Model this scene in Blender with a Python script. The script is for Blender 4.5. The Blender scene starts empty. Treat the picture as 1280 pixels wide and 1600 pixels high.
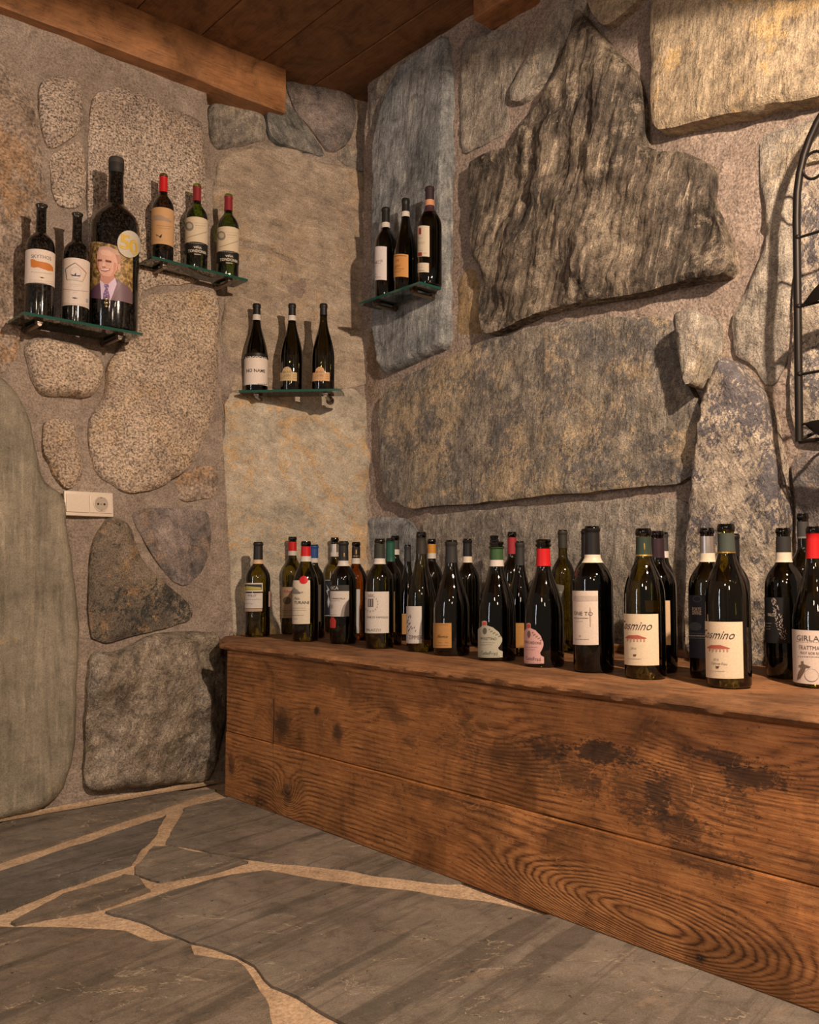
import bpy, bmesh, math, random
import numpy as np
from mathutils import Vector, Matrix
random.seed(7)
sc = bpy.context.scene
C = sc.collection
R_ = math.radians

# ------------------------------------------------------------------ camera
F, CX, CY = 1417.0, 640.0, 800.0          # focal length and centre in pixels of the 1280x1600 frame
H = 0.66                                  # eye height
TILT = math.atan(86.0 / F)
cam_d = bpy.data.cameras.new('camera'); cam = bpy.data.objects.new('camera', cam_d); C.objects.link(cam)
cam.location = (0, 0, H); cam.rotation_euler = (math.pi / 2 + TILT, 0, 0)
cam_d.sensor_fit = 'HORIZONTAL'; cam_d.sensor_width = 36.0; cam_d.lens = 36.0 * F / 1280.0
cam_d.clip_start = 0.05
sc.camera = cam

# ------------------------------------------------------------------ world, lamps, exposure
w = bpy.data.worlds.new('room_ambience'); sc.world = w; w.use_nodes = True
w.node_tree.nodes['Background'].inputs[0].default_value = (1.0, 0.80, 0.62, 1)
w.node_tree.nodes['Background'].inputs[1].default_value = 0.17

def lamp(name, kind, loc, target, power, col, **kw):
    d = bpy.data.lights.new(name, kind); o = bpy.data.objects.new(name, d); C.objects.link(o)
    o.location = loc; d.energy = power; d.color = col
    o.rotation_euler = (Vector(target) - Vector(loc)).to_track_quat('-Z', 'Y').to_euler()
    for k, v in kw.items(): setattr(d, k, v)
    return o
LX, LY, LZ = 0.80, 0.72, 1.84
aim = Vector((-0.50 * 0.643, 0.866 * 0.643, -0.766))
lamp('wall_washer_lamp', 'SPOT', (LX, LY, LZ), Vector((LX, LY, LZ)) + aim, 200, (1.0, 0.76, 0.565), spot_size=R_(127), spot_blend=0.07, shadow_soft_size=0.022)
lamp('fill_lamp', 'POINT', (-0.9, -0.9, 2.0), (0, 0, 0), 26, (1.0, 0.755, 0.56), shadow_soft_size=0.13)  # added fill light behind the camera, also gives point glints on the bottles
lamp('fill_lamp', 'POINT', (0.2, -1.3, 1.7), (0, 0, 0), 28, (1.0, 0.755, 0.56), shadow_soft_size=0.16)  # second added fill light, out of view behind the camera
lamp('doorway_daylight', 'AREA', (-3.6, -0.6, 1.15), (0.2, 2.3, 0.9), 20, (0.88, 0.90, 1.0), shape='RECTANGLE', size=0.26, size_y=1.7)
lamp('ceiling_bulb', 'POINT', (0.55, -0.35, 1.95), (0, 0, 0), 8, (1.0, 0.78, 0.55), shadow_soft_size=0.035)

sc.view_settings.view_transform = 'Standard'; sc.view_settings.look = 'None'
sc.view_settings.exposure = 0.14; sc.view_settings.gamma = 1.0; sc.view_settings.use_curve_mapping = False
sc.cycles.transparent_max_bounces = 40
sc.cycles.max_bounces = 8; sc.cycles.diffuse_bounces = 4; sc.cycles.glossy_bounces = 4
sc.cycles.sample_clamp_indirect = 4.0

# ------------------------------------------------------------------ maths helpers
ct, st = math.cos(TILT), math.sin(TILT)
EYE = np.array([0, 0, H])
def ray(px, py):
    x = (px - CX) / F; y = (CY - py) / F
    return np.array([x, ct - y * st, st + y * ct])
def hit_z(px, py, z):
    d = ray(px, py); t = (z - H) / d[2]; return EYE + t * d
def nrm(v): v = np.array(v, float); return v / np.linalg.norm(v)
class Plane:
    """a wall plane: origin O, u along the wall, v up, n into the room"""
    def __init__(s, O, u, lean=0.0, n_sign=1):
        s.O = np.array(O, float); s.u = nrm(u)
        n0 = nrm(np.cross(s.u, [0, 0, 1])) * n_sign     # horizontal, towards the room
        s.v = nrm(np.array([0, 0, 1.0]) - lean * n0); s.n = nrm(np.cross(s.u, s.v))
        if np.dot(s.n, n0) < 0: s.n = -s.n
        s.n0 = n0
    def px(s, x, y):
        d = ray(x, y); t = np.dot(s.O - EYE, s.n) / np.dot(d, s.n); p = EYE + t * d - s.O
        return np.dot(p, s.u), np.dot(p, s.v)
    def at(s, u, v, h=0): return s.O + u * s.u + v * s.v + h * s.n
    def mat(s, u=0, v=0, h=0):
        o = s.at(u, v, h)
        return Matrix(((s.u[0], s.v[0], s.n[0], o[0]), (s.u[1], s.v[1], s.n[1], o[1]), (s.u[2], s.v[2], s.n[2], o[2]), (0, 0, 0, 1)))
    def off(s, d):
        q = Plane.__new__(Plane); q.__dict__ = dict(s.__dict__); q.O = s.O + s.n0 * d; return q

# value noise, numpy
def _h(i, j, seed):
    n = (i.astype(np.int64) * 374761393 + j.astype(np.int64) * 668265263 + seed * 974634777) & 0xffffffff
    n = ((n ^ (n >> 13)) * 1274126177) & 0xffffffff
    return ((n ^ (n >> 16)) & 0xffff) / 65535.0
def vnoise(x, y, seed=0):
    i = np.floor(x); j = np.floor(y); fx = x - i; fy = y - j
    fx = fx * fx * (3 - 2 * fx); fy = fy * fy * (3 - 2 * fy)
    a = _h(i, j, seed); b = _h(i + 1, j, seed); c = _h(i, j + 1, seed); d = _h(i + 1, j + 1, seed)
    return (a + (b - a) * fx) * (1 - fy) + (c + (d - c) * fx) * fy - 0.5
def fbm(x, y, octs=4, seed=0, gain=0.5):
    t = 0; a = 1.0
    for k in range(octs):
        t = t + a * vnoise(x * 2 ** k, y * 2 ** k, seed + k * 17); a *= gain
    return t

# ------------------------------------------------------------------ object helpers
def link(name, me, mat=None, parent=None, mw=None):
    o = bpy.data.objects.new(name, me); C.objects.link(o)
    if mat is not None:
        for m in (mat if isinstance(mat, (list, tuple)) else [mat]): me.materials.append(m)
    if parent is not None:
        o.parent = parent
        if mw is not None: o.matrix_basis = parent.matrix_basis.inverted() @ mw if not parent.parent else (parent.parent.matrix_basis @ parent.matrix_basis).inverted() @ mw
    elif mw is not None: o.matrix_basis = mw
    return o
def empty(name, loc=(0, 0, 0), rz=0, label=None, cat=None, group=None, kind=None):
    o = bpy.data.objects.new(name, None); C.objects.link(o)
    o.matrix_basis = Matrix.Translation(loc) @ Matrix.Rotation(rz, 4, 'Z'); o.empty_display_size = 0.05
    tag(o, label, cat, group, kind); return o
def tag(o, label=None, cat=None, group=None, kind=None):
    if label: o['label'] = label
    if cat: o['category'] = cat
    if group: o['group'] = group
    if kind: o['kind'] = kind
    return o
def mesh_np(name, V, Fc, smooth=True, sharp=None):
    me = bpy.data.meshes.new(name)
    me.from_pydata([tuple(v) for v in V], [], [tuple(int(i) for i in f) for f in Fc])
    if smooth: me.shade_smooth()
    if sharp: me.set_sharp_from_angle(angle=R_(sharp))
    me.update(); return me
def bm_mesh(name, bm, smooth=False, sharp=None):
    me = bpy.data.meshes.new(name); bm.normal_update(); bm.to_mesh(me); bm.free()
    if smooth: me.shade_smooth()
    if sharp: me.set_sharp_from_angle(angle=R_(sharp))
    return me
def bm_box(bm, c, s, rot=None, bevel=0):
    r = bmesh.ops.create_cube(bm, size=1.0); vs = r['verts']
    M = Matrix.Translation(c) @ (rot or Matrix()) @ Matrix.Diagonal((*s, 1))
    bmesh.ops.transform(bm, matrix=M, verts=vs)
    if bevel:
        es = list({e for v in vs for e in v.link_edges})
        bmesh.ops.bevel(bm, geom=es, offset=bevel, segments=2, affect='EDGES', profile=0.7)
def bm_tube(bm, pts, r, seg=10, closed=False, caps=True):
    pts = [Vector(p) for p in pts]; n = len(pts); rings = []
    rr = r if isinstance(r, (list, tuple)) else [r] * n
    up = None
    for i, p in enumerate(pts):
        a = pts[(i - 1) % n] if (closed or i > 0) else p; b = pts[(i + 1) % n] if (closed or i < n - 1) else p
        t = (b - a).normalized()
        if up is None: up = t.orthogonal().normalized()
        up = (up - up.dot(t) * t)
        up = up.normalized() if up.length > 1e-6 else t.orthogonal().normalized()
        w_ = t.cross(up)
        rings.append([bm.verts.new(p + (up * math.cos(q) + w_ * math.sin(q)) * rr[i]) for q in [2 * math.pi * k / seg for k in range(seg)]])
    for i in range(n if closed else n - 1):
        A, B = rings[i], rings[(i + 1) % n]
        for k in range(seg): bm.faces.new((A[k], A[(k + 1) % seg], B[(k + 1) % seg], B[k]))
    if caps and not closed:
        bm.faces.new(rings[0][::-1]); bm.faces.new(rings[-1])

# ------------------------------------------------------------------ node helpers
class NB:
    def __init__(s, name):
        s.m = bpy.data.materials.new(name); s.m.use_nodes = True; s.t = s.m.node_tree; s.N = s.t.nodes; s.L = s.t.links
        s.bsdf = s.N['Principled BSDF']; s.out = s.N['Material Output']
    def put(s, sock, v):
        if v is None: return
        if isinstance(v, bpy.types.NodeSocket): s.L.new(v, sock)
        else:
            if isinstance(v, (tuple, list)) and len(v) == 3 and len(sock.default_value) == 4: v = (*v, 1)
            sock.default_value = v
    def coord(s, rnd=True):
        c = s.N.new('ShaderNodeTexCoord').outputs['Object']
        if not rnd: return c
        i = s.N.new('ShaderNodeObjectInfo').outputs['Random']
        k = s.vm('SCALE', (13.1, 7.7, 4.3), sc=i); return s.vm('ADD', c, k)
    def vm(s, op, a, b=None, sc=None):
        n = s.N.new('ShaderNodeVectorMath'); n.operation = op; s.put(n.inputs[0], a)
        if b is not None: s.put(n.inputs[1], b)
        if sc is not None: s.put(n.inputs['Scale'], sc)
        return n.outputs[0]
    def map(s, v, scale=(1, 1, 1), rot=0, loc=(0, 0, 0)):
        a = s.N.new('ShaderNodeMapping'); s.put(a.inputs[0], v); a.inputs['Rotation'].default_value = (0, 0, rot)
        b = s.N.new('ShaderNodeMapping'); s.L.new(a.outputs[0], b.inputs[0]); b.inputs['Scale'].default_value = scale; b.inputs['Location'].default_value = loc
        return b.outputs[0]
    def noise(s, v, scale=5, detail=4, rough=0.5, dist=0, lac=2.0):
        n = s.N.new('ShaderNodeTexNoise'); s.put(n.inputs['Vector'], v); n.inputs['Scale'].default_value = scale
        n.inputs['Detail'].default_value = detail; n.inputs['Roughness'].default_value = rough; n.inputs['Distortion'].default_value = dist
        n.inputs['Lacunarity'].default_value = lac
        return n.outputs['Fac']
    def voro(s, v, scale=5, feature='F1', out='Distance'):
        n = s.N.new('ShaderNodeTexVoronoi'); n.feature = feature; s.put(n.inputs['Vector'], v); n.inputs['Scale'].default_value = scale
        return n.outputs[out]
    def math(s, op, a, b=None, c=None, clamp=False):
        n = s.N.new('ShaderNodeMath'); n.operation = op; n.use_clamp = clamp; s.put(n.inputs[0], a)
        if b is not None: s.put(n.inputs[1], b)
        if c is not None: s.put(n.inputs[2], c)
        return n.outputs[0]
    def step(s, v, a, b):      # 0 below a, 1 above b
        n = s.N.new('ShaderNodeMapRange'); n.interpolation_type = 'SMOOTHSTEP'; s.put(n.inputs['Value'], v)
        n.inputs['From Min'].default_value = a; n.inputs['From Max'].default_value = b; return n.outputs[0]
    def ramp(s, v, stops):
        n = s.N.new('ShaderNodeValToRGB'); s.put(n.inputs[0], v); e = n.color_ramp.elements
        while len(e) < len(stops): e.new(0.5)
        for k, (p, c) in enumerate(stops): e[k].position = p; e[k].color = (*c, 1)
        return n.outputs[0]
    def mix(s, f, a, b, mode='MIX'):
        n = s.N.new('ShaderNodeMix'); n.data_type = 'RGBA'; n.blend_type = mode; s.put(n.inputs[0], f); s.put(n.inputs[6], a); s.put(n.inputs[7], b)
        return n.outputs[2]
    def sep(s, v):
        n = s.N.new('ShaderNodeSeparateXYZ'); s.put(n.inputs[0], v); return n.outputs
    def bump(s, h, dist, strength=1.0, prev=None):
        n = s.N.new('ShaderNodeBump'); s.put(n.inputs['Height'], h); n.inputs['Distance'].default_value = dist
        n.inputs['Strength'].default_value = strength
        if prev is not None: s.L.new(prev, n.inputs['Normal'])
        return n.outputs[0]
    def done(s, col, rough=0.8, normal=None, spec=0.3, metal=0.0):
        s.put(s.bsdf.inputs['Base Color'], col); s.put(s.bsdf.inputs['Roughness'], rough)
        s.bsdf.inputs['Specular IOR Level'].default_value = spec; s.bsdf.inputs['Metallic'].default_value = metal
        if normal is not None: s.L.new(normal, s.bsdf.inputs['Normal'])
        return s.m

def stone_mat(name, cols, streak=None, grain=0.0, gscale=260, patch=None, specks=None, rough=0.85, bump=1.0, veins=None, base_scale=5.0, mott=.75):
    b = NB(name); c = b.coord()
    n1 = b.noise(c, base_scale, 6, 0.62, 0.6)
    col = b.ramp(n1, [(0.34, cols[0]), (0.5, cols[1]), (0.66, cols[2])])
    hts = []
    if streak:
        ang, st_, amt = streak
        v = b.map(c, (1.0, st_, 1.0), ang)
        s1 = b.noise(v, 70, 5, 0.65, 0.3)
        v2 = b.map(c, (1.0, st_ * 1.5, 1.0), ang); s2 = b.noise(v2, 18, 4, 0.6, 0.5)
        k = b.math('ADD', b.math('MULTIPLY', s1, 0.6), b.math('MULTIPLY', s2, 0.4))
        sh = b.ramp(k, [(0.36, tuple(1 - amt for _ in range(3))), (0.5, (1, 1, 1)), (0.64, tuple(1 + amt * 0.0 for _ in range(3)))])
        col = b.mix(1.0, col, sh, 'MULTIPLY')
        lt = b.step(k, 0.53, 0.66); col = b.mix(b.math('MULTIPLY', lt, amt * 0.9), col, tuple(min(1, x * 1.9) for x in cols[2]))
        hts.append((k, 0.012))
    if patch:
        pc, th, amt, sca = patch
        p1 = b.noise(b.vm('ADD', c, (5.2, 1.3, 0)), sca, 5, 0.6, 0.8); p2 = b.noise(c, 55, 6, 0.75)
        pm = b.math('ADD', b.math('MULTIPLY', p1, 0.62), b.math('MULTIPLY', p2, 0.38))
        col = b.mix(b.math('MULTIPLY', b.step(pm, th, th + 0.05), amt), col, pc)
    if specks:
        pc, th, amt = specks
        q = b.noise(b.vm('ADD', c, (1.2, 9.3, 0)), 7, 4, 0.6); q2 = b.noise(b.map(c, (1, 0.5, 1), 0.5), 90, 5, 0.8)
        pm = b.math('ADD', b.math('MULTIPLY', q, 0.45), b.math('MULTIPLY', q2, 0.55))
        col = b.mix(b.math('MULTIPLY', b.step(pm, th, th + 0.035), amt), col, pc)
        hts.append((pm, -0.004))
    if veins:
        vc, sca = veins
        vv = b.noise(b.map(c, (1, 0.45, 1), 0.5), sca, 5, 0.6, 1.5)
        r = b.math('ABSOLUTE', b.math('SUBTRACT', vv, 0.5))
        col = b.mix(b.math('MULTIPLY', b.math('SUBTRACT', 1.0, b.step(r, 0.002, 0.010)), 0.55), col, vc)
    mm = b.noise(b.vm('ADD', c, (2.2, 4.4, 1.0)), 24, 8, 0.72, 0.4)
    col = b.mix(mott, col, b.mix(1.0, col, b.ramp(mm, [(.36, (.42, .42, .44)), (.47, (.92, .92, .92)), (.56, (1.08, 1.08, 1.08)), (.66, (1.5, 1.47, 1.42))]), 'MULTIPLY'))
    g = b.noise(c, gscale, 3, 0.7)
    if grain:
        gg = b.ramp(g, [(0.36, (1 - grain,) * 3), (0.5, (1, 1, 1)), (0.62, (1 + grain * 0.8,) * 3)])
        col = b.mix(1.0, col, gg, 'MULTIPLY')
    nb = b.bump(g, 0.0015 * bump, 0.8)
    nb = b.bump(b.noise(c, 42, 6, 0.65), 0.007 * bump, 0.8, nb)
    nb = b.bump(mm, 0.006 * bump, 0.6, nb)
    for h_, d_ in hts: nb = b.bump(h_, abs(d_) * bump, 0.7 if d_ > 0 else 0.5, nb)
    return b.done(col, rough, nb, 0.25)

M = {}
M['mortar'] = stone_mat('mortar', [(.24, .19, .155), (.31, .25, .205), (.38, .31, .26)], grain=.35, gscale=190, bump=1.5, mott=.35)
M['mortar_r'] = stone_mat('rough_mortar', [(.28, .22, .18), (.35, .275, .225), (.41, .33, .275)], grain=.4, gscale=150, bump=2.4, mott=.3)
M['granite'] = stone_mat('granite', [(.28, .22, .18), (.38, .305, .245), (.45, .37, .30)], grain=.85, gscale=165, patch=((.42, .31, .20), .55, .4, 3), bump=1.3, mott=.3)
M['granite_tan'] = stone_mat('tan_granite', [(.33, .255, .195), (.43, .335, .25), (.50, .40, .31)], grain=.75, gscale=165, patch=((.46, .31, .16), .54, .45, 4), specks=((.20, .17, .15), .56, .5), bump=1.3, mott=.3)
M['granite_dull'] = stone_mat('weathered_granite', [(.28, .215, .165), (.36, .28, .22), (.41, .33, .27)], streak=(0.3, .5, .35), grain=.5, gscale=120, patch=((.40, .24, .12), .52, .6, 3), bump=1.6)
M['schist_tan'] = stone_mat('tan_schist', [(.30, .24, .185), (.38, .305, .23), (.44, .365, .285)], streak=(math.pi/2 + .25, .2, .25), grain=.35, patch=((.44, .30, .17), .53, .45, 3.5), bump=1.0, mott=.5)
M['schist_pale'] = stone_mat('pale_schist', [(.36, .325, .26), (.45, .395, .31), (.53, .465, .37)], streak=(math.pi/2 + .45, .3, .2), grain=.3, patch=((.55, .36, .18), .51, .75, 3), bump=1.0, mott=.5)
M['slate_blue'] = stone_mat('blue_grey_slate', [(.18, .195, .20), (.25, .26, .262), (.33, .33, .315)], streak=(0.12, .16, .55), grain=.35, bump=1.2)
M['slate_dark'] = stone_mat('dark_slate', [(.10, .105, .10), (.17, .165, .15), (.24, .225, .20)], streak=(-0.6, .25, .55), grain=.4, bump=1.6)
M['schist_brown'] = stone_mat('streaked_brown_schist', [(.085, .075, .065), (.19, .155, .12), (.37, .305, .225)], streak=(0.24, .10, .85), grain=.4, patch=((.48, .40, .30), .54, .6, 4), bump=3.0, base_scale=4, mott=.9)
M['schist_yellow'] = stone_mat('yellow_mottled_schist', [(.21, .19, .165), (.29, .255, .205), (.37, .32, .25)], streak=(0.05, .3, .45), grain=.4, patch=((.50, .385, .245), .495, .75, 4), specks=((.14, .135, .135), .505, .8), bump=1.8)
M['schist_gold'] = stone_mat('golden_schist', [(.29, .235, .165), (.41, .325, .22), (.48, .39, .27)], streak=(0.12, .25, .45), grain=.3, patch=((.58, .40, .18), .545, .7, 7), bump=1.8)
M['schist_grey'] = stone_mat('grey_schist', [(.23, .205, .175), (.31, .275, .23), (.40, .355, .29)], streak=(0.08, .3, .45), grain=.4, patch=((.52, .42, .29), .56, .5, 6), bump=1.6)
M['schist_mix'] = stone_mat('pale_and_dark_schist', [(.38, .32, .255), (.46, .385, .30), (.53, .45, .35)], streak=(-0.5, .3, .5), grain=.3, specks=((.115, .11, .125), .50, .92), bump=1.8)
M['schist_rough'] = stone_mat('rough_grey_schist', [(.25, .205, .155), (.37, .305, .235), (.47, .40, .315)], streak=(0.5, .4, .55), grain=.45, patch=((.52, .47, .41), .56, .7, 8), specks=((.12, .10, .08), .55, .6), bump=2.8)
M['dark_mottle'] = stone_mat('dark_mottled_rock', [(.16, .135, .11), (.26, .21, .16), (.36, .285, .21)], grain=.5, patch=((.44, .29, .16), .53, .8, 9), specks=((.06, .065, .06), .525, .9), bump=3.2)
M['rock_lilac'] = stone_mat('grey_violet_rock', [(.16, .15, .145), (.23, .195, .18), (.34, .28, .25)], streak=(-0.3, .4, .3), grain=.4, patch=((.36, .25, .17), .55, .6, 7), bump=1.8)
M['slab_green'] = stone_mat('greenish_slab', [(.20, .178, .135), (.25, .22, .168), (.30, .262, .20)], streak=(0.02, .10, .35), grain=.22, patch=((.42, .31, .15), .585, .5, 5), veins=None, bump=0.6, mott=.35)
M['ochre'] = stone_mat('ochre_stone', [(.26, .19, .11), (.36, .25, .13), (.43, .33, .21)], streak=(0.4, .5, .3), grain=.3, bump=1.0)
_a, _b = hit_z(400, 1505, 0), hit_z(640, 1395, 0); FLDIR = math.atan2(_b[1] - _a[1], _b[0] - _a[0])
def floor_mat(name, c, ang):
    b = NB(name); v = b.coord()
    ang = math.pi / 2 - FLDIR
    col = b.ramp(b.noise(v, 3.5, 6, .6, .5), [(.33, tuple(x * .72 for x in c)), (.5, c), (.68, tuple(x * 1.3 for x in c))])
    s = b.noise(b.map(v, (1, .07, 1), ang), 15, 5, .6, .2)
    col = b.mix(b.math('MULTIPLY', b.step(s, .53, .62), .70), col, tuple(x * .42 for x in c))
    s2 = b.noise(b.map(v, (1, .2, 1), ang + .3), 40, 5, .7)
    col = b.mix(b.math('MULTIPLY', b.step(s2, .52, .7), .35), col, (c[0] * 1.8, c[1] * 1.5, c[2] * 1.2))
    mm = b.noise(v, 20, 8, .74, .5); col = b.mix(.7, col, b.mix(1.0, col, b.ramp(mm, [(.36, (.55,) * 3), (.48, (.95,) * 3), (.58, (1.1,) * 3), (.68, (1.4,) * 3)]), 'MULTIPLY'))
    fl = b.noise(b.map(v, (1, .03, 1), ang), 60, 4, .6); col = b.mix(b.math('MULTIPLY', b.step(fl, .56, .64), .45), col, tuple(x * .5 for x in c))
    vn = b.math('ABSOLUTE', b.math('SUBTRACT', b.noise(b.map(v, (1, .6, 1), ang + 1.1), 3.2, 6, .62, 1.2), .5)); col = b.mix(b.math('MULTIPLY', b.math('MULTIPLY', b.math('SUBTRACT', 1.0, b.step(vn, .001, .005)), b.step(s2, .45, .55)), .5), col, (.48, .40, .28))
    sp = b.noise(v, 55, 2, .5); col = b.mix(b.math('MULTIPLY', b.step(sp, .70, .74), .8), col, (.025, .022, .02))
    g = b.noise(v, 330, 3, .7); col = b.mix(1.0, col, b.ramp(g, [(.3, (.72,) * 3), (.7, (1.25,) * 3)]), 'MULTIPLY')
    n = b.bump(g, .0006, .7); n = b.bump(s2, .003, .6, n); n = b.bump(b.noise(v, 7, 5, .6), .006, .5, n)
    return b.done(col, b.ramp(s, [(.3, (.42,) * 3), (.7, (.62,) * 3)]), n, .45)
M['slate_floor'] = [floor_mat('floor_slate_%s' % k, c, a) for k, c, a in (('grey', (.172, .146, .118), 0), ('brown', (.160, .130, .100), 0), ('blue', (.135, .122, .105), 0))]
M['grout'] = stone_mat('sandy_mortar', [(.40, .28, .18), (.47, .335, .215), (.53, .385, .255)], grain=.25, gscale=160, bump=0.7, mott=.4)

# wood: contour lines of a height field with knots
def wood_mat(name, dark, mid, light, knots=(), stains=(), freq=38, axis=0, rough=0.5, scratches=False, warp=0.02, wear=0.5, bands=1.0):
    b = NB(name); c = b.coord(rnd=not knots); o = b.sep(c)
    x, y = (o[0], o[1]) if axis == 0 else (o[1], o[0])
    st_ = (0.9, 6.0, 6.0) if axis == 0 else (6.0, 0.9, 6.0)
    n = b.noise(b.map(c, st_), 1.3, 5, .55, .3)
    g = b.math('ADD', y, b.math('MULTIPLY', b.math('SUBTRACT', n, .5), warp * 6))
    for (kx, ky, ax, ay, amp) in knots:
        dx = b.math('DIVIDE', b.math('SUBTRACT', x, kx), ax); dy = b.math('DIVIDE', b.math('SUBTRACT', y, ky), ay)
        r2 = b.math('ADD', b.math('MULTIPLY', dx, dx), b.math('MULTIPLY', dy, dy))
        g = b.math('ADD', g, b.math('MULTIPLY', b.math('POWER', 2.718, b.math('MULTIPLY', r2, -1.0)), amp))
    g = b.math('ADD', g, b.math('MULTIPLY', b.math('SUBTRACT', b.noise(c, 26, 4, .6), .5), .006))
    ring = b.math('SINE', b.math('MULTIPLY', g, freq * 6.283))
    fine = b.noise(b.map(c, (3, 60, 60) if axis == 0 else (60, 3, 60)), 4, 4, .65)
    vis = b.math('ADD', .14, b.math('MULTIPLY', b.step(b.noise(b.vm('ADD', c, (3.3, 8.1, 0)), 4, 3, .5), .40, .62), .75))
    for (kx, ky, ax, ay, amp) in knots[:2]:
        dx = b.math('DIVIDE', b.math('SUBTRACT', x, kx), ax * 1.3); dy = b.math('DIVIDE', b.math('SUBTRACT', y, ky), ay * 1.4)
        vis = b.math('MAXIMUM', vis, b.math('MULTIPLY', b.math('SUBTRACT', 1.0, b.step(b.math('ADD', b.math('MULTIPLY', dx, dx), b.math('MULTIPLY', dy, dy)), .3, 1.2)), 1.25))
    sharp = b.math('SUBTRACT', b.math('MULTIPLY', b.math('POWER', b.math('ABSOLUTE', b.math('MULTIPLY', b.math('ADD', ring, 1.0), .5)), .6), 2.0), 1.15)
    rr = b.math('ADD', b.math('MULTIPLY', b.math('MULTIPLY', sharp, vis), .26 * bands), b.math('MULTIPLY', fine, 1.0))
    col = b.ramp(rr, [(.20, dark), (.46, mid), (.78, light)])
    big = b.noise(b.map(c, (1, 2.4, 1)), 3.2, 5, .6, .6)
    col = b.mix(b.math('MULTIPLY', b.step(big, .50, .68), .62), col, tuple(x_ * .52 for x_ in mid))
    col = b.mix(b.math('MULTIPLY', b.step(big, .34, .52), -.0), col, light)
    spk = b.noise(b.map(c, (1, 2.2, 1)), 75, 6, .8)
    mo = b.noise(b.vm('ADD', c, (7.7, 1.1, 3.0)), 9, 7, .7, .8)
    col = b.mix(.8, col, b.mix(1.0, col, b.ramp(mo, [(.34, (.40, .38, .36)), (.46, (.85, .85, .85)), (.58, (1.1, 1.1, 1.1)), (.70, (1.4, 1.4, 1.4))]), 'MULTIPLY'))
    col = b.mix(b.math('MULTIPLY', b.step(spk, .57, .66), wear), col, tuple(x_ * .42 for x_ in dark))
    for (kx, ky, ax, ay, amt, mode) in stains:
        dx = b.math('DIVIDE', b.math('SUBTRACT', x, kx), ax); dy = b.math('DIVIDE', b.math('SUBTRACT', y, ky), ay)
        r = b.math('SQRT', b.math('ADD', b.math('MULTIPLY', dx, dx), b.math('MULTIPLY', dy, dy)))
        if mode:
            k = b.math('SUBTRACT', b.math('ADD', b.math('MULTIPLY', spk, 1.5), b.math('MULTIPLY', b.noise(c, 16, 4, .6), 1.2)), b.math('MULTIPLY', r, .55))
            f = b.math('MULTIPLY', b.step(k, .95, 1.08), amt)
        else: f = b.math('MULTIPLY', b.math('SUBTRACT', 1.0, b.step(b.math('ADD', r, b.math('MULTIPLY', b.math('SUBTRACT', b.noise(c, 60, 3, .6), .5), 1.1)), .3, 1.25)), amt)
        col = b.mix(f, col, (.030, .017, .010))
    if scratches:
        sv = b.noise(b.map(c, (1, 1, 1), .9), 9, 2, .5, 2.0); q = b.math('ABSOLUTE', b.math('SUBTRACT', sv, .5))
        col = b.mix(b.math('MULTIPLY', b.math('SUBTRACT', 1.0, b.step(q, .0008, .003)), .3), col, tuple(min(1, x_ * 1.7) for x_ in light))
    nn = b.bump(rr, .0016, .7); nn = b.bump(spk, .0012, .6, nn)
    return b.done(col, b.ramp(spk, [(.3, (rough,) * 3), (.7, (rough + .18,) * 3)]), nn, .38)

_cc = {}
def flat(col, rough=0.6, metal=0.0, spec=0.3):
    k = (tuple(round(x, 4) for x in col), rough, metal)
    if k not in _cc:
        b = NB('paint_%d' % len(_cc)); c = b.coord()
        n = b.noise(c, 300, 3, .6)
        cc = b.mix(1.0, tuple(col), b.ramp(n, [(.3, (.9,) * 3), (.7, (1.06,) * 3)]), 'MULTIPLY')
        _cc[k] = b.done(cc, rough, None, spec, metal)
    return _cc[k]
PAPER = (.56, .51, .455); CREAM = (.62, .54, .41); INK = (.035, .03, .03)

def glass_mat(name, tint, edge, rough=0.03, dust=0.0):
    """thin walled coloured glass: the wall lets tinted light through and mirrors by its angle"""
    b = NB(name); N = b.N; L = b.L
    lw = N.new('ShaderNodeLayerWeight'); lw.inputs['Blend'].default_value = 0.5
    f = b.math('POWER', lw.outputs['Facing'], 2.2)
    nz = b.noise(b.coord(), 14, 3, .5)
    col = b.mix(f, tint, edge)
    tr = N.new('ShaderNodeBsdfTransparent'); L.new(col, tr.inputs[0])
    gl = N.new('ShaderNodeBsdfGlossy'); gl.inputs['Roughness'].default_value = rough; gl.inputs['Color'].default_value = (1, 1, 1, 1)
    bp = b.bump(nz, .004, .25); L.new(bp, gl.inputs['Normal'])
    fr = N.new('ShaderNodeFresnel'); fr.inputs['IOR'].default_value = 1.52
    fm = b.math('MULTIPLY', fr.outputs[0], 1.15, clamp=True)
    mx = N.new('ShaderNodeMixShader'); L.new(fm, mx.inputs[0]); L.new(tr.outputs[0], mx.inputs[1]); L.new(gl.outputs[0], mx.inputs[2])
    last = mx
    if dust:
        df = N.new('ShaderNodeBsdfDiffuse'); df.inputs[0].default_value = (.45, .40, .34, 1)
        dn = b.math('MULTIPLY', b.step(b.noise(b.coord(), 160, 4, .7), .42, .75), dust)
        m2 = N.new('ShaderNodeMixShader'); L.new(dn, m2.inputs[0]); L.new(mx.outputs[0], m2.inputs[1]); L.new(df.outputs[0], m2.inputs[2]); last = m2
    L.new(last.outputs[0], b.out.inputs[0]); return b.m
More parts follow.
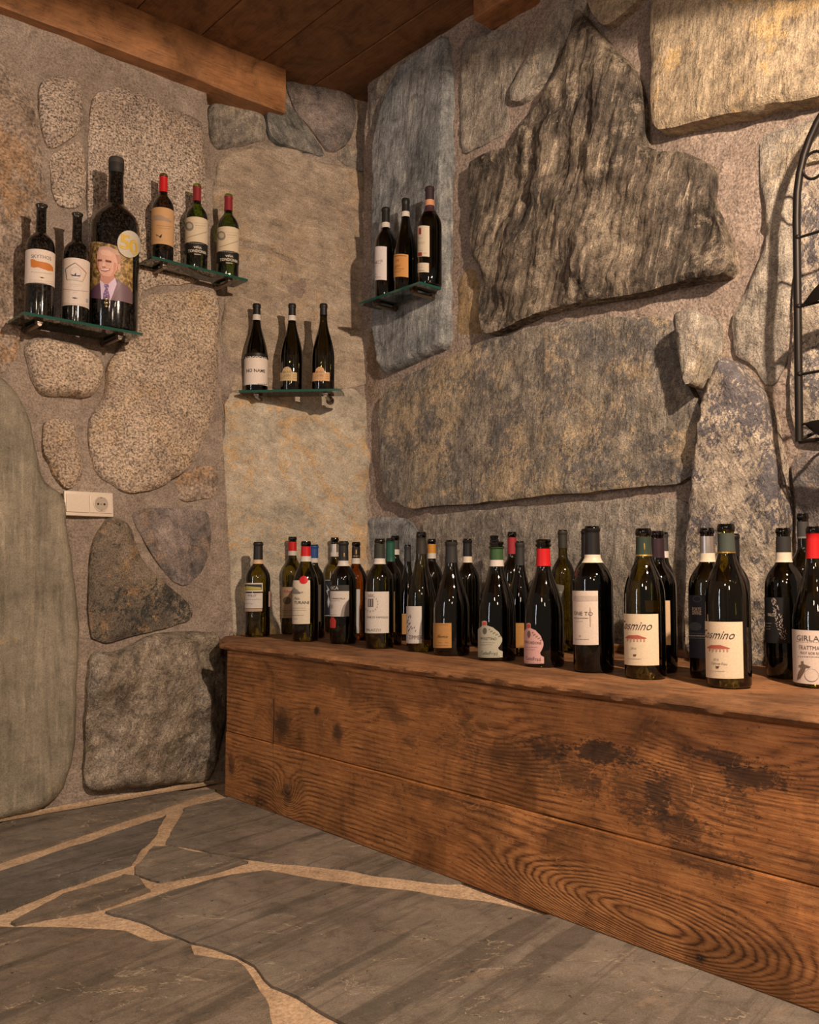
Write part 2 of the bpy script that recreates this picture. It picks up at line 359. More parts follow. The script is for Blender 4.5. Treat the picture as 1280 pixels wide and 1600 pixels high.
G = {'olive': glass_mat('olive_bottle_glass', (.42, .36, .10), (.06, .055, .015)),
     'dark': glass_mat('dark_bottle_glass', (.17, .15, .07), (.03, .03, .015)),
     'black': glass_mat('black_bottle_glass', (.05, .045, .03), (.01, .01, .008)),
     'amber': glass_mat('amber_bottle_glass', (.50, .26, .07), (.09, .045, .012)),
     'green': glass_mat('green_bottle_glass', (.30, .42, .07), (.05, .08, .015), dust=.05),
     'brown': glass_mat('brown_bottle_glass', (.22, .13, .045), (.05, .03, .012), dust=.06),
     'dusty': glass_mat('dusty_black_glass', (.06, .055, .04), (.015, .015, .01), rough=.10, dust=.07),
     'lip': glass_mat('thick_mouth_glass', (.12, .10, .04), (.02, .018, .01)),
     'pane': glass_mat('clear_shelf_glass', (.90, .95, .90), (.55, .70, .60))}
M['pane_edge'] = flat((.015, .075, .055), .08, 0, .6)
M['steel'] = flat((.26, .21, .17), .35, 1.0)
M['iron'] = flat((.018, .015, .013), .45, .6)

# ------------------------------------------------------------------ the room planes
U_R = np.array([0.6627, -0.7489, 0.0])       # along the right wall and the chest, towards the camera
N_R = np.array([-0.7489, -0.6627, 0.0])      # out of the right wall
CH = 0.441                                   # height of the chest top
P0 = hit_z(353, 1245, 0.0)                   # left front foot of the chest
WALL_OFF = 0.64
right = Plane(P0 - N_R * WALL_OFF, U_R, 0.03)
if np.dot(right.n0, N_R) < 0: right = Plane(P0 - N_R * WALL_OFF, U_R, 0.03, -1)
L0 = hit_z(0, 1282, 0.0)
U_L = np.array([0.749, 0.6627, 0.0])
left = Plane(L0, U_L, 0.12)
if left.n0[1] > 0: left = Plane(L0, U_L, 0.12, -1)
fa = ray(338, 886); fa = fa * (2.86 / fa[1]); fb = ray(583, 886); fb = fb * (3.08 / fb[1])
facet = Plane([fa[0], fa[1], 0], [fb[0] - fa[0], fb[1] - fa[1], 0], 0.145)
if facet.n0[1] > 0: facet = Plane([fa[0], fa[1], 0], [fb[0] - fa[0], fb[1] - fa[1], 0], 0.145, -1)

CEIL = float(right.at(*right.px(705, 46))[2])
print('ceiling', CEIL, 'P0', P0)

# ------------------------------------------------------------------ floor
floor = link('floor', mesh_np('floor', *(lambda n: ([(x, y, 0.002 * float(fbm(np.array([x * 6]), np.array([y * 6]), 3, 5)[0])) for y in np.linspace(-2.5, 4.2, n) for x in np.linspace(-3.2, 3.2, n)], [(j * n + i, j * n + i + 1, (j + 1) * n + i + 1, (j + 1) * n + i) for j in range(n - 1) for i in range(n - 1)]))(90)), M['grout'])
floor['kind'] = 'structure'
def rag(poly, amp, stepl, seed, closed=True):
    """subdivide a polygon and make its edge ragged"""
    out = []; n = len(poly); rs = np.random.RandomState(seed)
    for i in range(n):
        a = np.array(poly[i]); b = np.array(poly[(i + 1) % n]); d = b - a; l = np.linalg.norm(d)
        k = max(1, int(l / stepl)); nn = np.array([-d[1], d[0]]) / max(l, 1e-9)
        for q in range(k):
            t = q / k; p = a + d * t
            j = float(fbm(np.array([p[0] * 14 + seed]), np.array([p[1] * 14]), 3, seed)[0]) * 2 * amp + (rs.rand() - .5) * amp * .28
            out.append(p + nn * j)
    return np.array(out)
fslabs = [
 [(-60, 1312), (0, 1286), (60, 1265), (140, 1243), (230, 1239), (336, 1233), (330, 1236), (200, 1279), (80, 1320), (-60, 1366)],
 [(-60, 1386), (0, 1362), (110, 1324), (200, 1293), (262, 1273), (245, 1297), (205, 1350), (100, 1385), (0, 1425), (-60, 1445)],
 [(17, 1440), (100, 1397), (198, 1364), (218, 1368), (238, 1391), (160, 1418), (70, 1433), (25, 1443)],
 [(213, 1352), (240, 1323), (262, 1322), (385, 1345), (330, 1363), (250, 1377), (235, 1374), (215, 1365)],
 [(286, 1262), (345, 1248), (368, 1240), (440, 1268), (520, 1296), (650, 1338), (740, 1378), (700, 1380), (640, 1372), (480, 1350), (385, 1340), (262, 1318), (275, 1290)],
 [(165, 1424), (255, 1395), (350, 1369), (418, 1359), (500, 1376), (640, 1392), (760, 1410), (850, 1430), (900, 1425), (1010, 1460), (1300, 1570), (1500, 1650), (1500, 1640), (1000, 1640), (545, 1605), (480, 1568), (425, 1540), (400, 1508), (370, 1492), (300, 1470), (220, 1440)],
 [(-60, 1460), (0, 1448), (100, 1448), (200, 1453), (237, 1472), (275, 1468), (300, 1475), (303, 1492), (365, 1502), (395, 1530), (415, 1560), (425, 1600), (470, 1680), (200, 1800), (-300, 1800), (-300, 1500)],
]
for k, P in enumerate(fslabs):
    w3 = [hit_z(min(max(x, -400), 1500), min(y, 1640), 0.005)[:2] for x, y in P]
    pl = rag(w3, 0.006, 0.022, 11 + k)
    c0 = pl.mean(axis=0); bm = bmesh.new()
    top = [bm.verts.new((p[0] - c0[0], p[1] - c0[1], 0.005)) for p in pl]
    ins = [bm.verts.new((p[0] - c0[0] , p[1] - c0[1], -0.006)) for p in pl]
    bm.faces.new(top); n = len(top)
    for i in range(n): bm.faces.new((top[i], ins[i], ins[(i + 1) % n], top[(i + 1) % n]))
    bmesh.ops.recalc_face_normals(bm, faces=bm.faces[:]); bmesh.ops.triangulate(bm, faces=bm.faces[:])
    o = link('slab', bm_mesh('slab', bm), M['slate_floor'][(0, 2, 1, 0, 0, 0, 1)[k]], floor, Matrix.Translation((c0[0], c0[1], 0)))

# ------------------------------------------------------------------ wall builder
def wall_mesh(pl, u0, u1, v0, v1, step, amp, seed):
    nu = int((u1 - u0) / step) + 1; nv = int((v1 - v0) / step) + 1
    u = np.linspace(u0, u1, nu); v = np.linspace(v0, v1, nv); U, V = np.meshgrid(u, v)
    h = amp * (fbm(U * 5, V * 5, 4, seed) * 1.2 + 0.5 * fbm(U * 30, V * 30, 3, seed + 9))
    vv = np.stack([U.ravel(), V.ravel(), h.ravel()], 1)
    idx = np.arange(nu * nv).reshape(nv, nu)
    f = np.stack([idx[:-1, :-1].ravel(), idx[:-1, 1:].ravel(), idx[1:, 1:].ravel(), idx[1:, :-1].ravel()], 1)
    return mesh_np('mortar_bed', vv, f)
wl = link('wall_left', wall_mesh(left, -1.3, 0.72, -0.02, 2.75, .014, .012, 3), M['mortar'], None, left.mat()); wl['kind'] = 'structure'
wf = link('wall_corner', wall_mesh(facet, -.12, 0.80, -0.02, 2.75, .014, .010, 23), M['mortar'], None, facet.mat()); wf['kind'] = 'structure'
wr = link('wall_right', wall_mesh(right, -.25, 2.9, -0.02, 2.75, .014, .012, 43), M['mortar_r'], None, right.mat()); wr['kind'] = 'structure'
NST = [0]
def stone(wall, pl, poly, thick, mat, edge=.012, step=.009, rough=.006, streak=None, seed=None, dome=0.0, ragged=.004, tilt=(0, 0), ridge=None, label=None):
    NST[0] += 1; seed = seed or NST[0] * 31
    P = np.array([pl.px(x, y) for x, y in poly])
    if np.sum(P[:, 0] * np.roll(P[:, 1], -1) - np.roll(P[:, 0], -1) * P[:, 1]) < 0: P = P[::-1]
    # rounded corners, then a ragged edge
    for _ in range(1):
        Q = []
        for i in range(len(P)):
            a, b = P[i], P[(i + 1) % len(P)]; Q += [a * .82 + b * .18, a * .18 + b * .82]
        P = np.array(Q)
    P = rag(P, ragged, .02, seed)
    A = P; B = np.roll(P, -1, axis=0); D = B - A; LL = np.maximum((D ** 2).sum(1), 1e-12)
    lo = P.min(0) - step * 2; hi = P.max(0) + step * 2
    nu = int((hi[0] - lo[0]) / step) + 1; nv = int((hi[1] - lo[1]) / step) + 1
    U, V = np.meshgrid(lo[0] + np.arange(nu) * step, lo[1] + np.arange(nv) * step)
    X = np.stack([U.ravel(), V.ravel()], 1)
    best = np.full(len(X), 1e9); near = X.copy(); inside = np.zeros(len(X), bool)
    for i in range(len(A)):
        t = np.clip(((X - A[i]) @ D[i]) / LL[i], 0, 1); q = A[i] + t[:, None] * D[i]
        d = ((X - q) ** 2).sum(1); m = d < best; best[m] = d[m]; near[m] = q[m]
        c = (A[i, 1] > X[:, 1]) != (B[i, 1] > X[:, 1])
        xi = A[i, 0] + (X[:, 1] - A[i, 1]) * D[i, 0] / (D[i, 1] if abs(D[i, 1]) > 1e-12 else 1e-12)
        inside ^= c & (X[:, 0] < xi)
    d = np.sqrt(best) * np.where(inside, 1, -1)
    out = d < 0
    dirn = X - near; ln = np.maximum(np.linalg.norm(dirn, axis=1), 1e-9)[:, None]
    XX = X.copy()
    XX[out] = near[out] + (dirn / ln)[out] * 0.0015
    og = np.pad(out.reshape(nv, nu), 1, constant_values=True); nb_ = np.zeros((nv, nu), bool)
    for dy in (0, 1, 2):
        for dx in (0, 1, 2): nb_ |= og[dy:dy + nv, dx:dx + nu]
    snap = (~out) & nb_.ravel(); XX[snap] = near[snap]
    d2 = np.where(out, -1, np.where(snap, 0, d))
    cen = P.mean(0); span = np.maximum(hi - lo, .05)
    x = XX[:, 0]; y = XX[:, 1]
    e = np.clip(np.maximum(d2, 0) / edge, 0, 1)
    prof = np.sqrt(np.maximum(0, 1 - (1 - e) ** 2))
    k0 = (0.86 if edge <= .015 else 0.5) if thick > .012 else 0.3
    h = thick * (k0 + (1 - k0) * prof)
    rn = fbm(x * 6 + seed, y * 6, 5, seed, .55)
    h += rough * (rn * 1.6) * (0.3 + .7 * prof)
    if streak:
        ang, amp, fr = streak; ca, sa = math.cos(ang), math.sin(ang)
        xr = x * ca + y * sa; yr = -x * sa + y * ca
        s = fbm(xr * fr, yr * fr * .12, 4, seed + 5, .6)
        s2 = fbm(xr * fr * .3 + 4, yr * fr * .06, 3, seed + 8, .6)
        h += amp * (s * 1.2 + np.floor(s2 * 6) / 6 * 1.8) * prof * np.clip(d2 / .05, .12, 1)
    if ridge:
        for (rx, ry, rx2, ry2, ra, rw) in ridge:        # ridges drawn from pixel to pixel
            a = np.array(pl.px(rx, ry)); b = np.array(pl.px(rx2, ry2)); dd = b - a
            t = np.clip(((XX - a) @ dd) / (dd @ dd), 0, 1); q = np.linalg.norm(XX - (a + t[:, None] * dd) + min(.02, rw * .8) * rn[:, None], axis=1)
            h += ra * np.exp(-(q / rw) ** 2) * prof
    if dome: h += dome * (1 - np.clip(((x - cen[0]) / span[0] * 2) ** 2 + ((y - cen[1]) / span[1] * 2) ** 2, 0, 1))
    h += tilt[0] * (x - cen[0]) + tilt[1] * (y - cen[1])
    h = np.where(out, -.022, h)
    idx = np.arange(nu * nv).reshape(nv, nu)
    f = np.stack([idx[:-1, :-1].ravel(), idx[:-1, 1:].ravel(), idx[1:, 1:].ravel(), idx[1:, :-1].ravel()], 1)
    keep = (~out)[f].any(1); f = f[keep]
    used = np.unique(f); rem = np.full(nu * nv, -1); rem[used] = np.arange(len(used)); f = rem[f]
    vv = np.stack([x - cen[0], y - cen[1], h], 1)[used]
    me = mesh_np('stone', vv, f, True, 48)
    o = link('stone', me, M[mat], wall, pl.mat(cen[0], cen[1]))
    if label: o['label'] = label
    return o
RP = math.pi
# left wall
def SL(*a, **k): return stone(wl, left, *a, **k)
SL([(-60, 90), (0, 98), (32, 118), (52, 160), (62, 220), (72, 310), (62, 400), (40, 470), (28, 560), (0, 585), (-60, 590)], .012, 'granite_dull', edge=.06, rough=.014, dome=.02)
SL([(58, 130), (90, 118), (124, 124), (129, 190), (122, 208), (88, 233), (72, 232), (62, 190)], .016, 'granite', edge=.02, rough=.008, dome=.015)
SL([(78, 246), (105, 228), (132, 214), (137, 300), (122, 325), (92, 322), (80, 290)], .006, 'granite', edge=.03, rough=.006)
SL([(137, 190), (146, 150), (190, 136), (235, 156), (300, 184), (316, 196), (320, 300), (318, 440), (228, 452), (212, 470), (140, 470), (136, 330)], .014, 'granite', edge=.03, rough=.007)
SL([(215, 462), (330, 452), (342, 470), (338, 560), (332, 640), (318, 690), (282, 740), (240, 768), (196, 772), (150, 742), (136, 700), (137, 650), (165, 615), (163, 570), (190, 540)], .024, 'granite_tan', edge=.03, rough=.007, dome=.012)
SL([(34, 536), (60, 528), (130, 548), (156, 566), (157, 598), (138, 623), (68, 620), (52, 600)], .040, 'granite_tan', edge=.016, rough=.006, dome=.01)
SL([(68, 655), (115, 658), (118, 690), (128, 720), (126, 752), (104, 768), (84, 748), (66, 700)], .016, 'granite_tan', edge=.02, rough=.008)
SL([(-60, 570), (0, 590), (20, 612), (42, 660), (50, 700), (62, 750), (96, 776), (103, 830), (117, 930), (120, 1000), (115, 1100), (112, 1180), (92, 1240), (60, 1264), (0, 1280), (-60, 1300)], .035, 'slab_green', edge=.022, rough=.004, streak=(0.03, .0025, 18), label='greenish grey stone slab leaning at the left edge of the wall')
SL([(150, 830), (168, 806), (200, 820), (222, 880), (262, 915), (298, 950), (298, 968), (250, 985), (142, 1010), (136, 940), (137, 880)], .022, 'dark_mottle', edge=.03, rough=.012)
SL([(200, 796), (322, 795), (330, 840), (318, 890), (288, 920), (262, 905), (236, 870), (215, 830)], .016, 'rock_lilac', edge=.03, rough=.010)
SL([(135, 1020), (180, 1018), (240, 990), (290, 985), (338, 990), (348, 1060), (346, 1130), (328, 1205), (322, 1218), (240, 1226), (140, 1236), (128, 1220), (130, 1100)], .05, 'schist_rough', edge=.035, rough=.030, streak=(0.4, .006, 22), dome=.03, ridge=[(300, 1050, 322, 1200, .02, .03)])
SL([(272, 750), (300, 730), (338, 728), (340, 778), (280, 784)], .006, 'granite_dull', edge=.03, rough=.006)
# corner facet
def SF(*a, **k): return stone(wf, facet, *a, **k)
SF([(334, 262), (348, 240), (400, 228), (450, 226), (500, 252), (545, 262), (572, 280), (577, 380), (574, 470), (577, 560), (572, 605), (470, 612), (400, 606), (352, 612), (345, 540), (352, 450), (334, 440)], .012, 'schist_tan', edge=.035, rough=.010, ragged=.012, streak=(1.35, .002, 26), label='large tan schist block behind the bottles near the corner', tilt=(.02, 0), step=.006, ridge=[(372, 377, 412, 389, -.045, .009), (412, 389, 458, 411, -.035, .006)])
SF([(352, 616), (400, 610), (470, 616), (572, 609), (575, 700), (570, 800), (576, 900), (572, 1010), (345, 1010), (334, 900), (332, 790), (345, 700)], .013, 'schist_pale', edge=.022, rough=.009, ragged=.012, streak=(1.1, .002, 26), label='pale schist block above the left end of the chest')
SF([(322, 168), (352, 156), (380, 160), (414, 186), (414, 222), (395, 224), (340, 236), (328, 220)], .020, 'schist_grey', edge=.02, rough=.012, dome=.012)
SF([(408, 147), (450, 172), (486, 212), (506, 240), (503, 247), (475, 241), (420, 224), (413, 190)], .030, 'slate_dark', edge=.006, rough=.008, streak=(-.8, .003, 30), tilt=(-.10, .05), label='dark slate wedge under the beam end')
SF([(446, 110), (484, 104), (530, 112), (545, 125), (556, 180), (545, 225), (515, 243), (488, 205), (458, 175), (447, 140)], .022, 'rock_lilac', edge=.03, rough=.014, streak=(.1, .004, 24))
SF([(522, 246), (542, 228), (572, 234), (578, 266), (560, 268)], .008, 'schist_grey', edge=.02, rough=.006)
# right wall
def SR(*a, **k): return stone(wr, right, *a, **k)
SR([(592, 320), (590, 240), (605, 160), (632, 110), (668, 82), (702, 56), (711, 90), (708, 200), (707, 330), (708, 460), (710, 545), (672, 556), (640, 574), (600, 588), (590, 500)], .045, 'slate_blue', edge=.02, rough=.008, streak=(.05, .003, 26), label='tall blue grey slate holding the corner shelf')
SR([(578, 150), (600, 118), (640, 88), (655, 84), (610, 150), (590, 200), (580, 230)], .012, 'schist_grey', edge=.02, rough=.01)
SR([(722, 62), (760, 50), (828, 44), (812, 96), (790, 168), (798, 205), (745, 232), (722, 244), (720, 150)], .010, 'schist_grey', edge=.012, rough=.01, streak=(.1, .004, 26))
SR([(806, 140), (826, 104), (866, 34), (890, 6), (940, -20), (912, 40), (858, 120), (820, 164), (803, 160)], .026, 'schist_grey', edge=.01, rough=.01, streak=(-.55, .003, 26))
SR([(742, 262), (770, 244), (812, 236), (822, 208), (872, 140), (898, 70), (910, 15), (928, 40), (955, 70), (990, 100), (1014, 150), (1016, 230), (1040, 246), (1094, 246), (1124, 268), (1120, 320), (1140, 370), (1160, 433), (1075, 447), (1010, 466), (940, 477), (862, 490), (800, 522), (770, 527), (762, 480), (770, 430), (750, 400), (748, 330)], .050, 'schist_brown', edge=.010, rough=.022, streak=(-.24, .012, 22), step=.007, label='huge streaked brown schist block in the middle of the wall', ridge=[(800, 260, 790, 480, -.018, .04), (960, 120, 930, 420, .03, .06), (1000, 300, 1090, 330, .012, .05), (880, 200, 850, 300, .022, .03)], tilt=(0.0, -.02))
SR([(920, -30), (1020, -30), (1008, 4), (968, 40), (950, 48), (930, 18)], .030, 'schist_gold', edge=.012, rough=.008)
SR([(1036, -30), (1420, -30), (1400, 140), (1280, 168), (1150, 188), (1048, 214), (1036, 200), (1035, 90)], .062, 'schist_gold', edge=.012, rough=.006, streak=(.1, .002, 16), label='wide golden schist slab jutting out at the upper right')
SR([(715, 450), (728, 410), (745, 400), (754, 450), (760, 515), (722, 532), (714, 520)], .008, 'ochre', edge=.006, rough=.004)
SR([(600, 640), (608, 612), (650, 586), (715, 556), (780, 530), (870, 510), (970, 496), (1062, 502), (1070, 530), (1082, 600), (1104, 640), (1102, 690), (1090, 755), (980, 764), (820, 780), (700, 790), (655, 797), (608, 780), (600, 710)], .030, 'schist_yellow', edge=.012, rough=.008, streak=(.05, .003, 18), label='long yellow mottled schist block above the bottles')
SR([(1085, 502), (1110, 498), (1129, 500), (1127, 560), (1108, 618), (1098, 600), (1092, 560)], .115, 'schist_grey', edge=.012, rough=.010, label='small stone wedge sticking out between two large blocks')
SR([(1144, 566), (1160, 566), (1180, 590), (1208, 625), (1222, 690), (1240, 750), (1242, 900), (1240, 1050), (1092, 1050), (1098, 850), (1106, 740), (1118, 640)], .085, 'schist_mix', edge=.014, rough=.014, streak=(.5, .003, 24), label='mottled pale and black schist block rising behind the right bottles')
SR([(562, 840), (575, 812), (610, 806), (640, 812), (668, 850), (672, 1010), (564, 1010)], .014, 'slate_blue', edge=.02, rough=.010)
SR([(664, 808), (740, 800), (830, 792), (940, 784), (1060, 776), (1088, 790), (1090, 870), (1084, 1050), (672, 1040), (676, 860)], .022, 'schist_grey', edge=.014, rough=.010, streak=(.1, .003, 22))
SR([(1186, 215), (1240, 200), (1300, 180), (1300, 250), (1252, 262), (1246, 330), (1240, 440), (1236, 560), (1208, 610), (1176, 572), (1150, 556), (1146, 500), (1172, 450), (1204, 380), (1194, 300)], .020, 'schist_grey', edge=.02, rough=.012, streak=(.1, .002, 20))
SR([(1254, 300), (1300, 250), (1420, 230), (1420, 690), (1280, 694), (1252, 690), (1240, 620), (1250, 450)], .026, 'schist_mix', edge=.015, rough=.014, streak=(.2, .006, 20))
SR([(1246, 712), (1280, 706), (1420, 700), (1420, 1060), (1250, 1060), (1252, 800)], .030, 'rock_lilac', edge=.015, rough=.014)
# loose mortar rolled along the wall foot
def curb(pl, name, u0, u1, seed, r=.022):
    n = int((u1 - u0) / .02); V = []; Fc = []; k = 9
    for i in range(n + 1):
        u = u0 + (u1 - u0) * i / n; rr = r * (1 + .5 * float(fbm(np.array([u * 9.]), np.array([seed * 1.]), 3, seed)[0]))
        for j in range(k):
            a = j / (k - 1) * math.pi / 2; V.append((u, rr * .45 * (1 - math.sin(a)) ** 1.0 + .002, rr * 1.4 * (1 - math.cos(a)) + .01))
    for i in range(n):
        for j in range(k - 1): Fc.append((i * k + j, i * k + j + 1, (i + 1) * k + j + 1, (i + 1) * k + j))
    o = link(name, mesh_np(name, V, Fc), M['grout'], None, pl.mat()); o['kind'] = 'structure'; return o
curb(left, 'baseboard_left', -1.3, .62, 3)

# ------------------------------------------------------------------ ceiling: boards and the beam
ceil_o = empty('ceiling', (0, 0, CEIL), kind='structure')
M['ceiling'] = wood_mat('ceiling_boards', (.12, .055, .022), (.19, .088, .034), (.25, .125, .05), freq=22, rough=.55, wear=.35, bands=.25)
M['beam'] = wood_mat('beam_wood', (.13, .055, .02), (.28, .125, .048), (.38, .18, .072), freq=30, rough=.5, wear=.45, bands=.45)
yaw = math.atan2(U_R[1], U_R[0])
def hit_ceil(x, y): return hit_z(x, y, CEIL)
def dist_r(p): return float(np.dot(np.array(p[:2]) - right.O[:2], right.n0[:2]))
d1 = dist_r(hit_ceil(478, 44)); d2_ = dist_r(hit_ceil(352, 24)); print('plank joints at', d1, d2_)
edges = [-.50, d1 - (d2_ - d1) * .98, d1, d2_]
wdt = d2_ - d1
while edges[-1] < 3.4: edges.append(edges[-1] + wdt * (0.9 + .2 * random.random()))
for i in range(len(edges) - 1):
    a, b_ = edges[i] + .002, edges[i + 1] - .002
    bm = bmesh.new(); bm_box(bm, (0, 0, 0), (4.6, b_ - a, .025), bevel=.003)
    mid = right.O + right.u * 1.0 + right.n0 * (a + b_) / 2
    link('board', bm_mesh('board', bm), M['ceiling'], ceil_o, Matrix.Translation((mid[0], mid[1], CEIL + .0125 + .002 * (i % 2))) @ Matrix.Rotation(yaw, 4, 'Z'))
# beam along the left wall
A1, A2 = hit_ceil(178, 0), hit_ceil(447, 110)
bd = nrm(A2 - A1); bn = np.cross(bd, [0, 0, 1]);
if bn[1] > 0: bn = -bn
def hit_v(px, py, O, n):
    d = ray(px, py); t = np.dot(O - EYE, n) / np.dot(d, n); return EYE + t * d
B1 = hit_v(200, 90, A1, bn); B2 = hit_v(400, 152, A1, bn); zb = (B1[2] + B2[2]) / 2
print('beam z', B1[2], B2[2], 'A', A1, A2)
C1 = hit_z(10, 68, zb); C2 = hit_z(300, 150, zb)
wb = max(.10, float(np.mean([np.dot(A1 - c, bn) for c in (C1, C2)]))); print('beam width', wb)
Lb = float(np.dot(A2 - A1, bd))
nseg = 120; V = []; Fc = []; prof_pts = []
hb = CEIL - zb
rs = np.random.RandomState(4)
cross = [(0, hb + .01), (0.0, hb * .5), (0.0, .018), (.004, .006), (.016, 0), (.5, 0), (.95, .0), (1.0, .01), (1.0, hb + .01)]
for i in range(nseg + 1):
    u = -1.6 + (Lb + 1.6) * i / nseg
    for j, (a, z) in enumerate(cross):
        jx = .006 * float(fbm(np.array([u * 5 + j * 7.]), np.array([j * 3.]), 3, 77)[0]); jz = .008 * float(fbm(np.array([u * 4.]), np.array([j * 5. + 2]), 3, 78)[0])
        V.append((u, (a * wb if a <= 1 else a) + jx, z + (jz if z < hb else 0)))
k = len(cross)
for i in range(nseg):
    for j in range(k - 1): Fc.append((i * k + j, (i + 1) * k + j, (i + 1) * k + j + 1, i * k + j + 1))
Fc.append(tuple(range(k))); Fc.append(tuple(nseg * k + j for j in range(k))[::-1])
BM = Matrix(((bd[0], -bn[0], 0, A1[0]), (bd[1], -bn[1], 0, A1[1]), (0, 0, 1, zb), (0, 0, 0, 1)))
bo = link('beam', mesh_np('beam', V, Fc, True, 35), M['beam'], ceil_o, BM); bo['label'] = 'thick reddish brown wooden beam along the left wall'
sp = hit_z(296, 146, zb)      # splintered mortise in the beam's underside
bm = bmesh.new(); bm_box(bm, (0, 0, 0), (.11, .025, .004), bevel=.0015)
link('mortise', bm_mesh('mortise', bm), flat((.012, .007, .004), .9), bo, Matrix.Translation((sp[0], sp[1], zb - .0035)) @ Matrix.Rotation(math.atan2(bd[1], bd[0]) - .05, 4, 'Z'))
# short end of a second rafter over the right wall
q = hit_ceil(822, -2); bm = bmesh.new(); bm_box(bm, (0, 0, 0), (.20, .34, .10), bevel=.01)
o = link('beam', bm_mesh('beam_end', bm), M['beam'], ceil_o, Matrix.Translation((q[0] + .02, q[1] + .0, CEIL - .045)) @ Matrix.Rotation(yaw, 4, 'Z')); o['label'] = 'short beam end above the right wall'

# ------------------------------------------------------------------ the chest
front = Plane([P0[0], P0[1], 0], U_R, 0.0)
if np.dot(front.n0, N_R) < 0: front = Plane([P0[0], P0[1], 0], U_R, 0.0, -1)
def fp(x, y): return front.px(x, y)
LEN = 2.25; LT = .020
def knot(px, py, ax, ay, amp): u, v = fp(px, py); return (u, v, ax, ay, amp)
def stain(px, py, ax, ay, amt, mode=0): u, v = fp(px, py); return (u, v, ax, ay, amt, mode)
KN = [knot(1085, 1480, .26, .075, .19), knot(900, 1395, .22, .05, .10), knot(450, 1242, .05, .05, .075), knot(440, 1130, .07, .04, .05), knot(527, 1145, .04, .02, .03), knot(363, 1200, .03, .03, .04), knot(1150, 1180, .2, .05, .06), knot(620, 1120, .12, .03, -.04), knot(760, 1150, .15, .05, .05), knot(980, 1235, .12, .04, -.05)]
ST = [stain(440, 1132, .045, .050, .8), stain(527, 1145, .026, .030, .85), stain(495, 1112, .016, .014, .8), stain(450, 1240, .028, .036, .75), stain(363, 1195, .020, .036, .7), stain(620, 1122, .05, .016, .5), stain(405, 1222, .04, .014, .6), stain(1095, 1496, .012, .008, .95), stain(495, 1110, .010, .012, .7),
      stain(940, 1180, .11, .032, .85, 1), stain(1030, 1245, .035, .07, .7, 1), stain(1180, 1215, .10, .028, .75, 1), stain(1130, 1185, .09, .02, .7, 1), stain(1050, 1290, .12, .03, .6, 1), stain(1000, 1230, .25, .06, .45, 1), stain(860, 1200, .3, .05, .35, 1), stain(850, 1165, .08, .03, .6, 1), stain(1100, 1340, .10, .04, .5, 1), stain(730, 1135, .06, .03, .5, 1), stain(700, 1250, .25, .02, .35, 1), stain(640, 1160, .05, .03, .4, 1), stain(400, 1250, .08, .02, .6, 1)]
M['chest'] = wood_mat('chest_boards', (.085, .031, .010), (.32, .125, .036), (.50, .23, .080), knots=KN, stains=ST, freq=84, rough=.40, scratches=True, warp=.009, wear=.85, bands=.75)
M['lid'] = wood_mat('chest_lid_wood', (.070, .028, .010), (.19, .082, .030), (.33, .165, .075), freq=44, rough=.55, wear=.8, bands=.6)
chest_mw = front.mat()
chest = bpy.data.objects.new('wooden_chest', None); C.objects.link(chest); chest.matrix_basis = chest_mw
tag(chest, 'long low brown wooden chest with knotty front standing along the stone wall', 'chest')
def board_mesh(u0, u1, v0, v1, z0, z1, seed, amp=.0015):
    nu = 90; V = []; Fc = []
    cr = [(v0 + .002, z0), (v0, z0 + .003), (v0, z1 - .003), (v0 + .003, z1), ((v0 + v1) / 2, z1), (v1 - .003, z1), (v1, z1 - .003), (v1, z0)]
    k = len(cr)
    for i in range(nu + 1):
        u = u0 + (u1 - u0) * i / nu
        for j, (v, z) in enumerate(cr):
            V.append((u, v + amp * float(fbm(np.array([u * 7.]), np.array([j * 2.3 + seed]), 3, seed)[0]), z + (amp * float(fbm(np.array([u * 3.]), np.array([seed * 1.1]), 2, seed)[0]) if z > z0 else 0)))
    for i in range(nu):
        for j in range(k): Fc.append((i * k + j, (i + 1) * k + j, (i + 1) * k + (j + 1) % k, i * k + (j + 1) % k))
    Fc.append(tuple(range(k))); Fc.append(tuple(nu * k + j for j in range(k))[::-1])
    me = mesh_np('plank', V, Fc, True, 40); bm = bmesh.new(); bm.from_mesh(me); bmesh.ops.recalc_face_normals(bm, faces=bm.faces[:]); bm.to_mesh(me); bm.free(); return me
vj = fp(880, 1282)[1]; print('chest joint', vj, fp(345, 1002), fp(1280, 1113), fp(1280, 1583))
link('front_plank', board_mesh(0.0, LEN, vj + .0004, CH - LT - .001, -.026, 0, 5), M['chest'], chest, chest_mw)
link('front_plank', board_mesh(0.0, LEN, 0.004, vj, -.026, .0022, 6), M['chest'], chest, chest_mw)
bm = bmesh.new(); bm_box(bm, (.0125, (CH - LT) / 2 + .001, -.33), (.024, CH - LT - .004, .60), bevel=.002)
link('end_panel', bm_mesh('end_panel', bm), M['lid'], chest, chest_mw)
bm = bmesh.new(); bm_box(bm, (LEN - .0125, (CH - LT) / 2 + .001, -.33), (.024, CH - LT - .004, .60), bevel=.002)
link('end_panel', bm_mesh('end_panel', bm), M['lid'], chest, chest_mw)
bm = bmesh.new(); bm_box(bm, (LEN / 2, (CH - LT) / 2, -.615), (LEN - .06, CH - LT - .006, .02), bevel=.002)
link('back_panel', bm_mesh('back_panel', bm), M['lid'], chest, chest_mw)
u, v = fp(672, 1052); bm = bmesh.new(); bm_box(bm, (u, v, .0012), (.022, .020, .003), bevel=.001)
link('mortise', bm_mesh('mortise', bm), flat((.06, .022, .008), .6), chest, chest_mw)
u, v = fp(428, 1160); 
